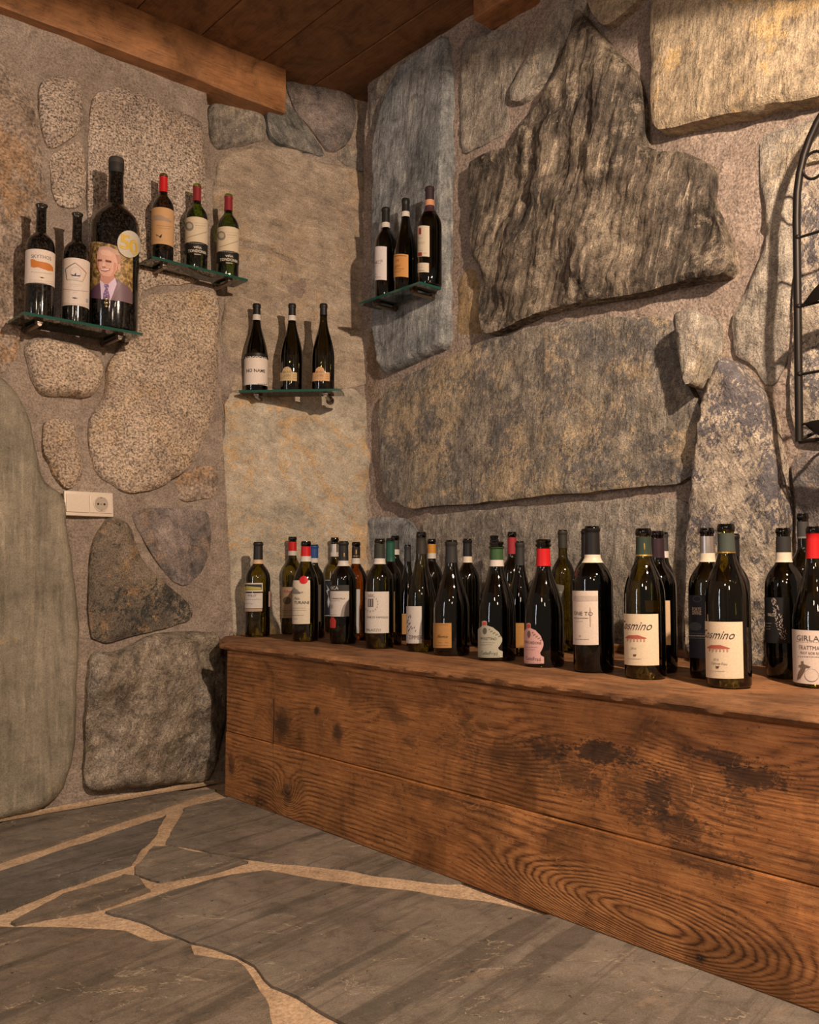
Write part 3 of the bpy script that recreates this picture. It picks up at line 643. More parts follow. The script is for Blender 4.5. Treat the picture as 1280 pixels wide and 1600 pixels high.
crack = bmesh.new(); pts = [(fp(428 + .6 * math.sin(i), 1092 + i * 14)[0], fp(428, 1092 + i * 14)[1], .0012) for i in range(13)]
bm_tube(crack, pts, .0009, 5); link('crack', bm_mesh('crack', crack), flat((.03, .012, .006), .9), chest, chest_mw)
# lid: two boards and a batten, ragged worn nose
def lid_board(z0, z1, seed, nose, u0=-.012, u1=LEN):
    nu = 260; V = []; Fc = []
    def rg(u, j, f, a): return a * float(fbm(np.array([u * f]), np.array([j * 3.1 + seed]), 4, seed, .6)[0])
    for i in range(nu + 1):
        u = u0 + (u1 - u0) * i / nu
        e = rg(u, 1, 5, .020) if nose else 0; t0 = CH - LT + .0005
        if nose: cr = [(t0, z0), (CH, z0), (CH + rg(u, 2, 4, .002), z1 - .06), (CH - .001 + rg(u, 3, 9, .003), z1 - .012 + e), (CH - .005, z1 - .003 + e + rg(u, 5, 30, .004)), (CH - .010, z1 + e * .8 + rg(u, 7, 40, .007)), (CH - LT + .004, z1 - .004 + e * .6 + rg(u, 9, 35, .008)), (t0, z1 - .012)]
        else: cr = [(t0, z0), (CH, z0), (CH + .0003, (z0 + z1) / 2), (CH, z1), (t0, z1)]
        for v, z in cr: V.append((u, v, z))
    k = len(cr)
    for i in range(nu):
        for j in range(k): Fc.append((i * k + j, (i + 1) * k + j, (i + 1) * k + (j + 1) % k, i * k + (j + 1) % k))
    Fc.append(tuple(range(k))); Fc.append(tuple(nu * k + j for j in range(k))[::-1])
    me = mesh_np('lid_board', V, Fc, True, 40); bm = bmesh.new(); bm.from_mesh(me); bmesh.ops.recalc_face_normals(bm, faces=bm.faces[:]); bm.to_mesh(me); bm.free(); return me
lid_f = lid_board(-.34, .022, 3, True)
link('lid_board', lid_f, M['lid'], chest, chest_mw)
link('lid_board', lid_board(-.598, -.3415, 8, False, -.03), M['lid'], chest, chest_mw)
bm = bmesh.new(); bm_box(bm, (LEN / 2, CH + .006, -.607), (LEN, .028, .016), bevel=.004)
link('back_batten', bm_mesh('back_batten', bm), M['lid'], chest, chest_mw)
# scribed filler between the lid's left end and the corner wall
pf = [hit_z(343, 1000.5, CH - .001), hit_z(352, 994, CH - .001), hit_z(372, 990, CH - .001), hit_z(450, 986.5, CH - .001), hit_z(560, 983, CH - .001)]
inv = chest_mw.inverted(); bm = bmesh.new()
loc = [inv @ Vector(p) for p in pf]; ring = [(p.x, p.z) for p in loc] + [(-.006, -.56), (-.006, -.05)]
top = [bm.verts.new((a, CH - .0005, b)) for a, b in ring]; bot = [bm.verts.new((a, CH - LT, b)) for a, b in ring]
bm.faces.new(top); bm.faces.new(bot[::-1])
for i in range(len(top)): bm.faces.new((top[i], bot[i], bot[(i + 1) % len(top)], top[(i + 1) % len(top)]))
bmesh.ops.recalc_face_normals(bm, faces=bm.faces[:])
link('lid_end_board', bm_mesh('lid_end', bm), M['lid'], chest, chest_mw)

# ------------------------------------------------------------------ bottles
PROF = {
 'bordeaux': [(0, .90), (.006, .97), (.02, 1), (.575, 1), (.62, .985), (.66, .92), (.70, .78), (.73, .62), (.755, .47), (.78, .385), (.82, .36), (.95, .345), (.962, .345), (.966, .385), (.985, .385), (.99, .36), (1, .35)],
 'burgundy': [(0, .92), (.006, .97), (.02, 1), (.36, 1), (.44, .97), (.52, .86), (.60, .70), (.67, .54), (.74, .41), (.80, .345), (.88, .31), (.95, .295), (.958, .33), (.985, .335), (.992, .31), (1, .30)],
 'tuscan': [(0, .88), (.006, .96), (.02, 1), (.50, 1), (.58, .97), (.65, .86), (.71, .68), (.76, .51), (.81, .40), (.86, .365), (.95, .35), (.955, .39), (.985, .39), (.992, .36), (1, .35)],
 'frati': [(0, .92), (.006, .97), (.02, 1), (.38, 1), (.46, .96), (.55, .84), (.63, .67), (.70, .50), (.76, .39), (.82, .345), (.94, .33), (.945, .40), (.96, .41), (.965, .34), (.975, .34), (.98, .385), (.995, .385), (1, .34)],
 'flared': [(0, .92), (.006, .98), (.02, 1), (.615, 1), (.65, .97), (.69, .86), (.72, .66), (.745, .45), (.765, .37), (.80, .355), (.93, .345), (.975, .36), (.985, .42), (.996, .44), (1, .41)],
 'magnum': [(0, .92), (.006, .97), (.02, 1), (.585, 1), (.62, .975), (.655, .88), (.685, .72), (.71, .54), (.73, .40), (.75, .345), (.80, .325), (.93, .30), (.935, .31), (.94, .31), (.99, .31), (1, .28)],
 'hock': [(0, .92), (.006, .97), (.02, 1), (.40, 1), (.48, .95), (.56, .80), (.64, .62), (.71, .48), (.78, .38), (.86, .33), (.95, .31), (.957, .345), (.985, .35), (.992, .32), (1, .31)],
}
class Bottle:
    def __init__(s, name, X, Y, z0, cx, Rpx, top, kind, glass, label, cat='bottle', group=None):
        s.X, s.Y, s.z0, s.cx = X, Y, z0, cx
        s.dist = Y * ct + (0) ; s.k = Y / F / 1.0
        s.hd = math.hypot(X, Y)
        s.mpp = Y / (F * (ct)) * 1.0          # metres per pixel at the axis
        s.R = Rpx * s.mpp; s.Rpx = Rpx
        s.f = Vector((-X, -Y, 0)).normalized(); s.r = Vector((-s.f.y, s.f.x, 0))
        if s.r.x < 0: s.r = -s.r
        s.H = s.zpx(top, 0) - z0
        s.prof = PROF[kind]
        s.root = empty(name, (X, Y, z0), math.atan2(s.f.y, s.f.x), label, cat, group)
        s.rot = math.atan2(s.f.y, s.f.x)
        seg = 40; zs = []; P = s.prof
        fine = []
        for i in range(len(P) - 1):
            n = 3 if P[i + 1][0] - P[i][0] > .02 else 1
            for q in range(n): fine.append(P[i][0] + (P[i + 1][0] - P[i][0]) * q / n)
        fine.append(1.0)
        V = []; Fc = []
        for z in fine:
            r = s.rad(z * s.H)
            for a in range(seg): V.append((r * math.cos(2 * math.pi * a / seg), r * math.sin(2 * math.pi * a / seg), z * s.H))
        for i in range(len(fine) - 1):
            for a in range(seg): Fc.append((i * seg + a, i * seg + (a + 1) % seg, (i + 1) * seg + (a + 1) % seg, (i + 1) * seg + a))
        b0 = len(V)                      # punt
        for a in range(seg): V.append((s.R * .72 * math.cos(2 * math.pi * a / seg), s.R * .72 * math.sin(2 * math.pi * a / seg), .0015))
        for a in range(seg): Fc.append((a, b0 + a, b0 + (a + 1) % seg, (a + 1) % seg))
        V.append((0, 0, s.R * .7)); c = len(V) - 1
        for a in range(seg): Fc.append((b0 + a, c, b0 + (a + 1) % seg))
        s.gk = glass
        s.glass = link('glass_body', mesh_np('glass_body', V, Fc, True, 60), G[glass], s.root)
    def lip(s):
        return s.sleeve_z(s.H * .948, s.H + .0002, G['lip'], 'mouth_ring')
    def sleeve_z(s, z0, z1, mat, name, off=.0003):
        V = []; Fc = []; n = 32; zs = sorted(set([z0, z1] + [p[0] * s.H for p in s.prof if z0 < p[0] * s.H < z1]))
        for z in zs:
            for i in range(n): V.append(s.wrap(2 * math.pi * i / n, z, off))
        for j in range(len(zs) - 1):
            for i in range(n): Fc.append((j * n + i, j * n + (i + 1) % n, (j + 1) * n + (i + 1) % n, (j + 1) * n + i))
        return link(name, mesh_np(name, V, Fc, True, 60), mat, s.root, None)
    def zpx(s, y, front=0.0):
        """world height of pixel row y at the bottle's axis (or its front surface)"""
        d = ray(s.cx, y); t = (s.hd - front) / math.hypot(d[0], d[1]); return H + t * d[2]
    def rad(s, z):
        q = max(0, min(1, z / s.H)); P = s.prof
        for i in range(len(P) - 1):
            if q <= P[i + 1][0]:
                a, b = P[i], P[i + 1]; t = (q - a[0]) / max(1e-9, b[0] - a[0])
                p0 = P[max(0, i - 1)][1]; p3 = P[min(len(P) - 1, i + 2)][1]
                if b[0] - a[0] > .02:
                    m = a[1] + (b[1] - a[1]) * t
                    cr = .5 * (2 * a[1] + (b[1] - p0) * t + (2 * p0 - 5 * a[1] + 4 * b[1] - p3) * t * t + (3 * a[1] - p0 - 3 * b[1] + p3) * t ** 3)
                    lo, hi = min(a[1], b[1]), max(a[1], b[1]); return s.R * max(lo, min(hi, cr))
                return s.R * (a[1] + (b[1] - a[1]) * t)
        return s.R * P[-1][1]
    def ang(s, px):
        f = (px - s.cx) / s.Rpx
        if abs(f) < 1: return math.asin(f)
        return math.copysign(math.pi / 2 + (abs(f) - 1) * 1.2, f)
    def wrap(s, a, z, off):
        r = s.rad(z) + off
        # local frame: +x points at the camera, screen right is local +y
        return (r * math.cos(a), r * math.sin(a) * 1, z)
    def sleeve(s, y0, y1, mat, name, off=.0007, a0=None, a1=None, parent=None, top=False):
        z1 = s.zpx(y0) - s.z0; z0 = s.zpx(y1) - s.z0; z1 = min(z1, s.H + .0005); seg = 32; V = []; Fc = []
        full = a0 is None; n = seg if full else 16
        zs = sorted(set([z0, z1] + [p[0] * s.H for p in s.prof if z0 < p[0] * s.H < z1] + [z0 + (z1 - z0) * t / 4 for t in range(1, 4)]))
        for z in zs:
            for i in range(n if full else n + 1):
                a = 2 * math.pi * i / n if full else a0 + (a1 - a0) * i / n
                V.append(s.wrap(a, z, off))
        w_ = n if full else n + 1
        for j in range(len(zs) - 1):
            for i in range(n): Fc.append((j * w_ + i, j * w_ + (i + 1) % w_, (j + 1) * w_ + (i + 1) % w_, (j + 1) * w_ + i))
        if top and full: Fc.append(tuple((len(zs) - 1) * w_ + i for i in range(n)))
        return link(name, mesh_np(name, V, Fc, True, 60), mat, parent or s.root, None)
    def poly(s, pts, mat, name, off=.0006, parent=None, bm=None, mi=0):
        """a printed patch: pixel polygon wrapped round the glass"""
        own = bm is None
        if own: bm = bmesh.new()
        q = [(s.ang(x), s.zpx(y, s.R * math.cos(max(-1.5, min(1.5, s.ang(x))))) - s.z0) for x, y in pts]
        b2 = bmesh.new(); f = b2.faces.new([b2.verts.new((a, z, 0)) for a, z in q])
        amin = min(a for a, _ in q); amax = max(a for a, _ in q)
        a = amin + .13
        while a < amax:
            bmesh.ops.bisect_plane(b2, geom=b2.verts[:] + b2.edges[:] + b2.faces[:], plane_co=(a, 0, 0), plane_no=(1, 0, 0)); a += .13
        zmin = min(z for _, z in q); zmax = max(z for _, z in q); z = zmin + .009
        while z < zmax - .001 and zmax > .33 * s.H and zmax - zmin > .012:
            bmesh.ops.bisect_plane(b2, geom=b2.verts[:] + b2.edges[:] + b2.faces[:], plane_co=(0, z, 0), plane_no=(0, 1, 0)); z += .009
        bmesh.ops.triangulate(b2, faces=b2.faces[:])
        m = {}
        for v in b2.verts: m[v] = bm.verts.new(s.wrap(v.co.x, v.co.y, off))
        for f in b2.faces:
            try:
                g = bm.faces.new([m[v] for v in f.verts]); g.material_index = mi
            except ValueError: pass
        b2.free()
        if own:
            for f in bm.faces:
                c = f.calc_center_median(); f.normal_update()
                if f.normal.x * c.x + f.normal.y * c.y < 0: f.normal_flip()
            return link(name, bm_mesh(name, bm, True), mat, parent or s.root, None)
    def text(s, px, y, size, txt, mat, parent, shear=0, bold=0, sx=1.0, off=.0011, name='lettering', align='CENTER'):
        cu = bpy.data.curves.new('t', 'FONT'); cu.body = txt; cu.size = size * s.mpp * 1.12; sx = sx * 1.12; cu.align_x = align; cu.align_y = 'CENTER'
        cu.shear = shear; cu.offset = bold * cu.size; cu.resolution_u = 2
        ob = bpy.data.objects.new('t', cu); me = bpy.data.meshes.new_from_object(ob)
        a0 = s.ang(px); zc = s.zpx(y, s.R) - s.z0
        for v in me.vertices: v.co = s.wrap(a0 + v.co.x * sx / s.R, zc + v.co.y, off)
        bpy.data.objects.remove(ob); bpy.data.curves.remove(cu); me.name = name
        return link(name, me, mat, parent, None)
    def bars(s, rows, mat, parent, off=.0010, name='small_print'):
        """rows of print too small to read: (x0, x1, y, thickness) in pixels, broken into words"""
        bm = bmesh.new(); rr = random.Random(len(rows) * 7 + int(s.cx))
        for (x0, x1, y, th) in rows:
            x = x0
            while x < x1:
                l = rr.uniform(1.2, 3.2); e = min(x + l, x1)
                s.poly([(x, y - th / 2), (e, y - th / 2), (e, y + th / 2), (x, y + th / 2)], None, '', off, bm=bm); x = e + .7
        o = link(name, bm_mesh(name, bm, True), mat, parent, None); o['kind'] = 'stuff'; return o

COL = dict(red=(.50, .010, .012), dark=(.020, .018, .017), black=(.012, .011, .011), white=PAPER, cream=CREAM, ochre=(.42, .215, .065), green=(.035, .085, .03), teal=(.012, .075, .050), blue=(.02, .06, .20), silver=(.55, .50, .46), orange=(.50, .22, .03), greygreen=(.028, .042, .030), purple=(.030, .015, .020), wine=(.22, .018, .025), grey=(.20, .18, .17), pink=(.62, .36, .33), sage=(.40, .38, .29), gold=(.55, .36, .09), brownlab=(.38, .27, .19), tan=(.58, .40, .24))
def CM(c):
    return flat(COL[c], .35 if c in ('silver', 'gold') else .45, .9 if c in ('silver', 'gold') else 0.0) if isinstance(c, str) else flat(c)
class Crop:
    def __init__(s, ox, oy, k): s.ox, s.oy, s.k = ox, oy, k
    def x(s, v): return s.ox + v / s.k
    def y(s, v): return s.oy + v / s.k
def on_chest(cr, cx, w_, base, top, kind, glass, label, caps=(), labs=(), group='bottles standing on the wooden chest'):
    """cx, w, base, top in crop pixels; caps: (y0, y1, colour, name); labs: (x0, x1, y0, y1, colour)"""
    cxp = cr.x(cx); Rpx = w_ / 2 / cr.k; yb = cr.y(base)
    p = hit_z(cxp, yb, CH); d = math.hypot(p[0], p[1])
    R = Rpx * p[1] / F; s_ = (d + R) / d; 
    b = Bottle('wine_bottle', p[0] * s_, p[1] * s_, CH + .0012, cxp, Rpx, cr.y(top), kind, glass, label, group=group)
    b.cr = cr; b.labs = []; b.lip()
    for (y0, y1, c, nm) in caps: b.sleeve(cr.y(y0), cr.y(y1), CM(c), nm, .0009 if nm != 'neck_band' else .0012)
    for (x0, x1, y0, y1, c) in labs:
        a0, a1 = b.ang(cr.x(x0)), b.ang(cr.x(x1))
        b.labs.append(b.poly([(cr.x(x0), cr.y(y0)), (cr.x(x1), cr.y(y0)), (cr.x(x1), cr.y(y1)), (cr.x(x0), cr.y(y1))], CM(c), 'paper_label'))
    return b
def T(b, x, y, size, txt, col=INK, lab=None, **k): return b.text(b.cr.x(x), b.cr.y(y), size / b.cr.k, txt, flat(col), lab or (b.labs[0] if b.labs else b.glass), **k)
def BR(b, rows, col=INK, lab=None): return b.bars([(b.cr.x(a), b.cr.x(c), b.cr.y(y), t / b.cr.k) for a, c, y, t in rows], flat(col), lab or b.labs[0])
def PO(b, pts, col, name, lab=None, off=.0010): return b.poly([(b.cr.x(x), b.cr.y(y)) for x, y in pts], CM(col), name, off, parent=lab or b.labs[0])
def oval(cx, cy, rx, ry, n=18, a0=0): return [(cx + rx * math.cos(2 * math.pi * i / n + a0), cy + ry * math.sin(2 * math.pi * i / n + a0)) for i in range(n)]
LABEL_SRC = True
K4 = Crop(360, 800, 4.2667); K5 = Crop(560, 800, 4.2667); K6 = Crop(780, 800, 4.2667); K7 = Crop(980, 780, 4.2667)

b = on_chest(K4, 180, 165, 835, 200, 'bordeaux', 'olive', 'dark olive bottle alone at the left end of the chest, landscape strip on its label', [(208, 318, 'dark', 'capsule'), (318, 345, 'tan', 'neck_band')], [(92, 211, 473, 530, 'cream'), (92, 211, 540, 640, 'white'), (92, 209, 643, 662, 'brownlab'), (250, 275, 530, 632, 'pink')])
PO(b, [(92, 482), (205, 482), (205, 520), (92, 520)], (.03, .03, .04), 'landscape_print'); PO(b, [(92, 505), (110, 492), (150, 498), (200, 502), (203, 518), (92, 518)], (.42, .36, .08), 'landscape_print', off=.0013)
T(b, 140, 558, 18, "POLO'", lab=b.labs[1], shear=.3); BR(b, [(98, 200, 582, 1.6), (98, 150, 612, 1.6)], lab=b.labs[1])
b = on_chest(K4, 410, 148, 815, 165, 'bordeaux', 'olive', 'olive bottle with red capsule and dull brown label, second from the left end', [(200, 260, 'red', 'capsule'), (260, 290, 'white', 'neck_band')], [(330, 440, 500, 705, 'brownlab')])
T(b, 385, 530, 22, 'Ribera', (.35, .05, .05), shear=.3); BR(b, [(345, 410, 655, 2), (345, 400, 670, 2), (345, 400, 690, 2)])
PO(b, oval(378, 590, 26, 26), (.12, .09, .06), 'landscape_print')
b = on_chest(K4, 555, 146, 842, 218, 'bordeaux', 'dark', 'dark bottle with blue capsule hidden behind the bottle with the round red seal', [(225, 308, 'blue', 'capsule'), (308, 338, 'white', 'neck_band')], [(586, 600, 485, 730, 'cream')])
b = on_chest(K4, 500, 172, 867, 195, 'tuscan', 'olive', 'olive bottle with red capsule and a round red seal above a tall cream label', [(230, 295, 'red', 'capsule'), (295, 330, 'white', 'neck_band')], [(405, 529, 455, 745, 'cream')])
s_ = PO(b, oval(486, 453, 30, 27), 'red', 'seal', b.root, .0012)
T(b, 470, 605, 24, 'TURANI', bold=.012); T(b, 442, 578, 22, 'Palu', shear=.4); T(b, 452, 535, 22, 'Soave', (.12, .10, .09), shear=.4)
BR(b, [(415, 500, 640, 1.5), (415, 505, 655, 1.5), (415, 490, 688, 2), (425, 450, 712, 2)]); PO(b, [(412, 540), (425, 500), (450, 520), (470, 545), (440, 548)], (.25, .22, .19), 'drawing')
b = on_chest(K4, 693, 142, 805, 170, 'bordeaux', 'olive', 'olive bottle with silver capsule and black scripted label in the back row', [(215, 268, 'silver', 'capsule'), (268, 297, 'white', 'neck_band')], [(612, 700, 445, 695, (.02, .025, .035))])
PO(b, [(612, 452), (690, 452), (690, 456), (612, 456)], (.5, .5, .48), 'line'); PO(b, [(640, 480), (662, 520), (650, 530), (664, 600), (655, 640), (648, 600), (655, 560), (640, 525), (650, 515)], (.5, .5, .48), 'line'); PO(b, [(612, 688), (690, 688), (690, 692), (612, 692)], (.5, .5, .48), 'line')
b = on_chest(K4, 836, 148, 858, 200, 'bordeaux', 'amber', 'amber bottle with gold emblem on its black capsule, behind the half circle label', [(235, 308, 'black', 'capsule'), (308, 345, 'white', 'neck_band')], [(835, 862, 515, 808, (.42, .42, .40))])
PO(b, oval(838, 265, 9, 17), 'gold', 'emblem', b.root, .0012); b.sleeve(K4.y(292), K4.y(296), CM('gold'), 'gold_ring', .0012)
b = on_chest(K4, 752, 174, 882, 195, 'bordeaux', 'dark', 'dark bottle, white label crossed by a grey half circle, small red seal below', [(203, 325, 'dark', 'capsule'), (325, 360, 'white', 'neck_band')], [(655, 789, 527, 695, 'white'), (655, 789, 487, 525, (.035, .033, .03))])
T(b, 690, 508, 26, 'RICA', (.6, .56, .5), b.labs[1], bold=.012); T(b, 712, 578, 13, 'L. MANDORLA'); BR(b, [(668, 730, 592, 1.6), (668, 710, 685, 1.4)])
PO(b, [(789, 585), (789, 694), (735, 694), (740, 660), (752, 625), (770, 598)], (.25, .22, .20), 'half_circle'); PO(b, oval(677, 630, 9, 16), (.35, .31, .28), 'drawing')
PO(b, [(666, 720), (676, 702), (692, 702), (706, 722), (704, 772), (668, 772)], (.45, .04, .03), 'seal', b.root)
PO(b, [(750, 297), (757, 272), (768, 272), (776, 297), (770, 297), (762, 282), (756, 297)], 'gold', 'emblem', b.root, .0012)
b = on_chest(K4, 1098, 150, 829, 158, 'bordeaux', 'dark', 'dark bottle with grey capsule and white neck band, behind the crest label bottle', [(190, 250, (.04, .038, .036), 'capsule'), (250, 285, 'white', 'neck_band')])
b = on_chest(K4, 1066, 156, 888, 175, 'bordeaux', 'dark', 'dark bottle with teal green capsule, right behind the crest label bottle', [(195, 330, 'teal', 'capsule')], [(1083, 1096, 530, 800, 'tan')])
b = on_chest(K4, 994, 188, 915, 178, 'bordeaux', 'olive', 'olive bottle with a wreathed crest on its large white label', [(215, 310, (.030, .031, .025), 'capsule'), (310, 347, 'white', 'neck_band')], [(893, 1055, 530, 805, 'white')])
T(b, 975, 703, 17, 'IONE DI FAMIGLIA', (.10, .08, .07), sx=.9); T(b, 948, 788, 20, 'MALAZZO', (.12, .1, .09)); PO(b, [(920, 578), (955, 578), (955, 632), (920, 632)], (.10, .09, .09), 'crest'); PO(b, [(926, 582), (932, 582), (932, 628), (926, 628)], (.35, .31, .28), 'crest', off=.0013); PO(b, [(942, 582), (948, 582), (948, 628), (942, 628)], (.35, .31, .28), 'crest', off=.0013)
PO(b, [(918, 545), (930, 552), (938, 543), (946, 552), (958, 545), (952, 568), (924, 568)], (.34, .29, .26), 'crown')
for i in range(15):
    a = R_(-62 + i * 22); x, y = 938 + 46 * math.cos(a), 612 + 50 * math.sin(a)
    if x > 895 and not (a > 4.0 and a < 5.2): PO(b, oval(x, y, 4.5, 7, 6, a), (.33, .29, .26), 'leaf')
b = on_chest(K4, 1182, 132, 860, 218, 'burgundy', 'dark', 'slim dark bottle with ochre label between the crest bottle and the scribble label', [(230, 330, (.03, .03, .03), 'capsule')], [(1142, 1180, 678, 815, 'ochre')])
b = on_chest(K5, 490, 150, 850, 180, 'bordeaux', 'dark', 'dark bottle with orange capsule, just behind the scribble label bottle', [(215, 275, 'orange', 'capsule'), (275, 310, 'white', 'neck_band')])
b = on_chest(K5, 420, 196, 935, 133, 'hock', 'olive', 'tall slender olive bottle with black scribbles on its white label', [(172, 280, (.028, .023, .018), 'capsule')], [(310, 423, 628, 875, 'white')])
T(b, 378, 838, 34, 'ZEMMER', (.14, .11, .10), sx=.62)
for (x, y) in [(335, 700), (345, 690), (332, 722), (338, 745), (328, 762), (344, 742), (350, 765), (342, 780), (358, 775), (335, 790), (372, 770), (380, 792), (326, 735), (349, 700)]:
    PO(b, [(x, y), (x + 9, y - 8), (x + 5, y + 3), (x + 2, y + 9)], (.06, .05, .05), 'scribble')
b = on_chest(K5, 730, 158, 900, 178, 'bordeaux', 'dark', 'dark bottle with white scripted neck band behind the square ochre label', [(190, 297, 'black', 'capsule'), (297, 337, 'cream', 'neck_band')])
T(b, 700, 318, 13, 'Brunelli', lab=b.root, shear=.4, off=.0022) if False else None
b = on_chest(K5, 622, 240, 963, 188, 'burgundy', 'dark', 'broad dark bottle with a square ochre label and dark capsule', [(200, 338, (.024, .023, .022), 'capsule')], [(490, 622, 740, 905, 'ochre')])
T(b, 560, 832, 24, 'Illomis', (.06, .03, .01), shear=.4); BR(b, [(515, 600, 752, 1.6), (535, 560, 870, 2), (580, 600, 870, 2), (515, 600, 890, 1.6)], (.12, .06, .02))
b = on_chest(K5, 910, 150, 880, 157, 'frati', 'dark', 'dark bottle hidden behind the green capsule bottle, only its mouth showing', [])
b = on_chest(K5, 1030, 160, 905, 133, 'bordeaux', 'dark', 'dark bottle with long crimson capsule at the back, left of the grey capsule', [(170, 280, (.28, .02, .03), 'capsule')], [(990, 1015, 480, 600, 'tan')])
b = on_chest(K5, 1082, 178, 960, 195, 'burgundy', 'dark', 'dark bottle with plain dark grey capsule between the sage and pink labels', [(205, 355, (.026, .026, .025), 'capsule')], [(1050, 1110, 740, 905, 'ochre')])
def frati(cr, cx, w_, base, top, capc, band, labc, x0, xk, y0, y1, t1, label):
    b = on_chest(cr, cx, w_, base, top, 'frati', 'dark', label, [(capc[0], capc[1], capc[2], 'capsule')] + ([(band[0], band[1], 'white', 'neck_band')] if band else []))
    hgt = y1 - y0; W = xk - x0
    pts = [(x0, .28), (x0 + .12 * W, .19), (x0 + .2 * W, .15), (x0 + .2 * W, .02), (x0 + .3 * W, .0), (x0 + .4 * W, .02), (x0 + .4 * W, .13), (x0 + .62 * W, .18), (x0 + .85 * W, .31), (x0 + .98 * W, .48), (x0 + .98 * W, .56), (x0 + .9 * W, .67), (x0 + .82 * W, .74), (x0 + .86 * W, .80), (x0 + W, .84), (x0 + W, 1.0), (x0, 1.0)]
    b.labs.append(b.poly([(cr.x(x), cr.y(y0 + t * hgt)) for x, t in pts], flat(COL[labc]), 'paper_label'))
    PO(b, [(x0 + .22 * W, y0 + .12 * hgt), (x0 + .22 * W, y0 + .03 * hgt), (x0 + .38 * W, y0 + .03 * hgt), (x0 + .38 * W, y0 + .12 * hgt)], (.50, .07, .06), 'crown')
    dk = tuple(x * .25 for x in COL[labc])
    T(b, x0 + .42 * W, y0 + .50 * hgt, 22, t1, dk, sx=.75); T(b, x0 + .45 * W, y0 + .90 * hgt, 30, 'CadeiFrati', dk, sx=.8)
    PO(b, oval(x0 + .32 * W, y0 + .28 * hgt, .08 * W, .09 * hgt, 12), dk, 'mask')
    for i in range(9): PO(b, oval(x0 + (.5 + .05 * i) * W, y0 + (.24 + .022 * i + .035 * (i % 2)) * hgt, 5, 5, 6), tuple(x * .45 for x in COL[labc]), 'scroll')
    BR(b, [(x0 + .12 * W, x0 + .7 * W, y0 + .60 * hgt, 2), (x0 + .12 * W, x0 + .6 * W, y0 + .66 * hgt, 2), (x0 + .08 * W, x0 + .9 * W, y0 + .97 * hgt, 1.8)], dk)
    return b
frati(K5, 926, 250, 998, 198, (235, 320, 'green'), (320, 362), 'sage', 795, 962, 725, 968, 'BROLETTINO', 'broad bottle with green capsule and a curved grey green label')
frati(K6, 302, 262, 1040, 183, (245, 360, 'red'), None, 'pink', 162, 300, 740, 1010, 'RONCHEDONE', 'broad bottle with bright red capsule and a curved pink label')
b = on_chest(K6, 432, 160, 932, 120, 'bordeaux', 'olive', 'olive bottle with black capsule in the back row right of the red capsule', [(128, 240, (.03, .028, .02), 'capsule')])
b.labs.append(b.poly([(K6.x(x), K6.y(y)) for x, y in [(385, 478), (438, 490), (436, 560), (425, 612), (400, 625), (385, 600)]], flat((.13, .12, .10)), 'paper_label')); T(b, 415, 535, 14, 'VIS', (.5, .45, .38))
b = on_chest(K6, 590, 170, 960, 113, 'bordeaux', 'black', 'black bottle right behind the tall banded bottle, only its neck edge showing', [(125, 300, 'black', 'capsule')])
b = on_chest(K6, 632, 264, 1078, 95, 'bordeaux', 'black', 'tall black bottle with cream neck band and tall pinkish white label', [(110, 285, 'black', 'capsule'), (285, 338, 'cream', 'neck_band')], [(500, 664, 525, 885, (.66, .55, .46))])
PO(b, [(500, 558), (662, 558), (662, 592), (500, 592)], (.50, .41, .35), 'grey_band'); T(b, 560, 680, 32, 'ONE TO', (.10, .08, .07)); BR(b, [(512, 602, 708, 5), (525, 570, 730, 2), (515, 602, 849, 3.5)], (.12, .1, .09)); PO(b, [(613, 630), (619, 655), (617, 765), (611, 765), (609, 655)], (.40, .30, .25), 'ornament'); PO(b, [(540, 832), (548, 818), (556, 832)], (.42, .34, .28), 'ornament')
BR(b, [(645, 680, 300, 2), (645, 685, 318, 2), (600, 625, 312, 8)], (.25, .16, .1), lab=b.root) if False else None
b = on_chest(K6, 1112, 150, 1010, 135, 'bordeaux', 'dark', 'dark bottle with white neck band furthest back behind the first arcaded villa label', [(150, 262, (.04, .035, .035), 'capsule'), (262, 305, 'white', 'neck_band')])
b = on_chest(K6, 1070, 236, 1078, 127, 'bordeaux', 'dark', 'dark bottle with plum coloured capsule behind the first villa label bottle', [(178, 305, 'purple', 'capsule')], [(1112, 1142, 590, 885, 'tan')])
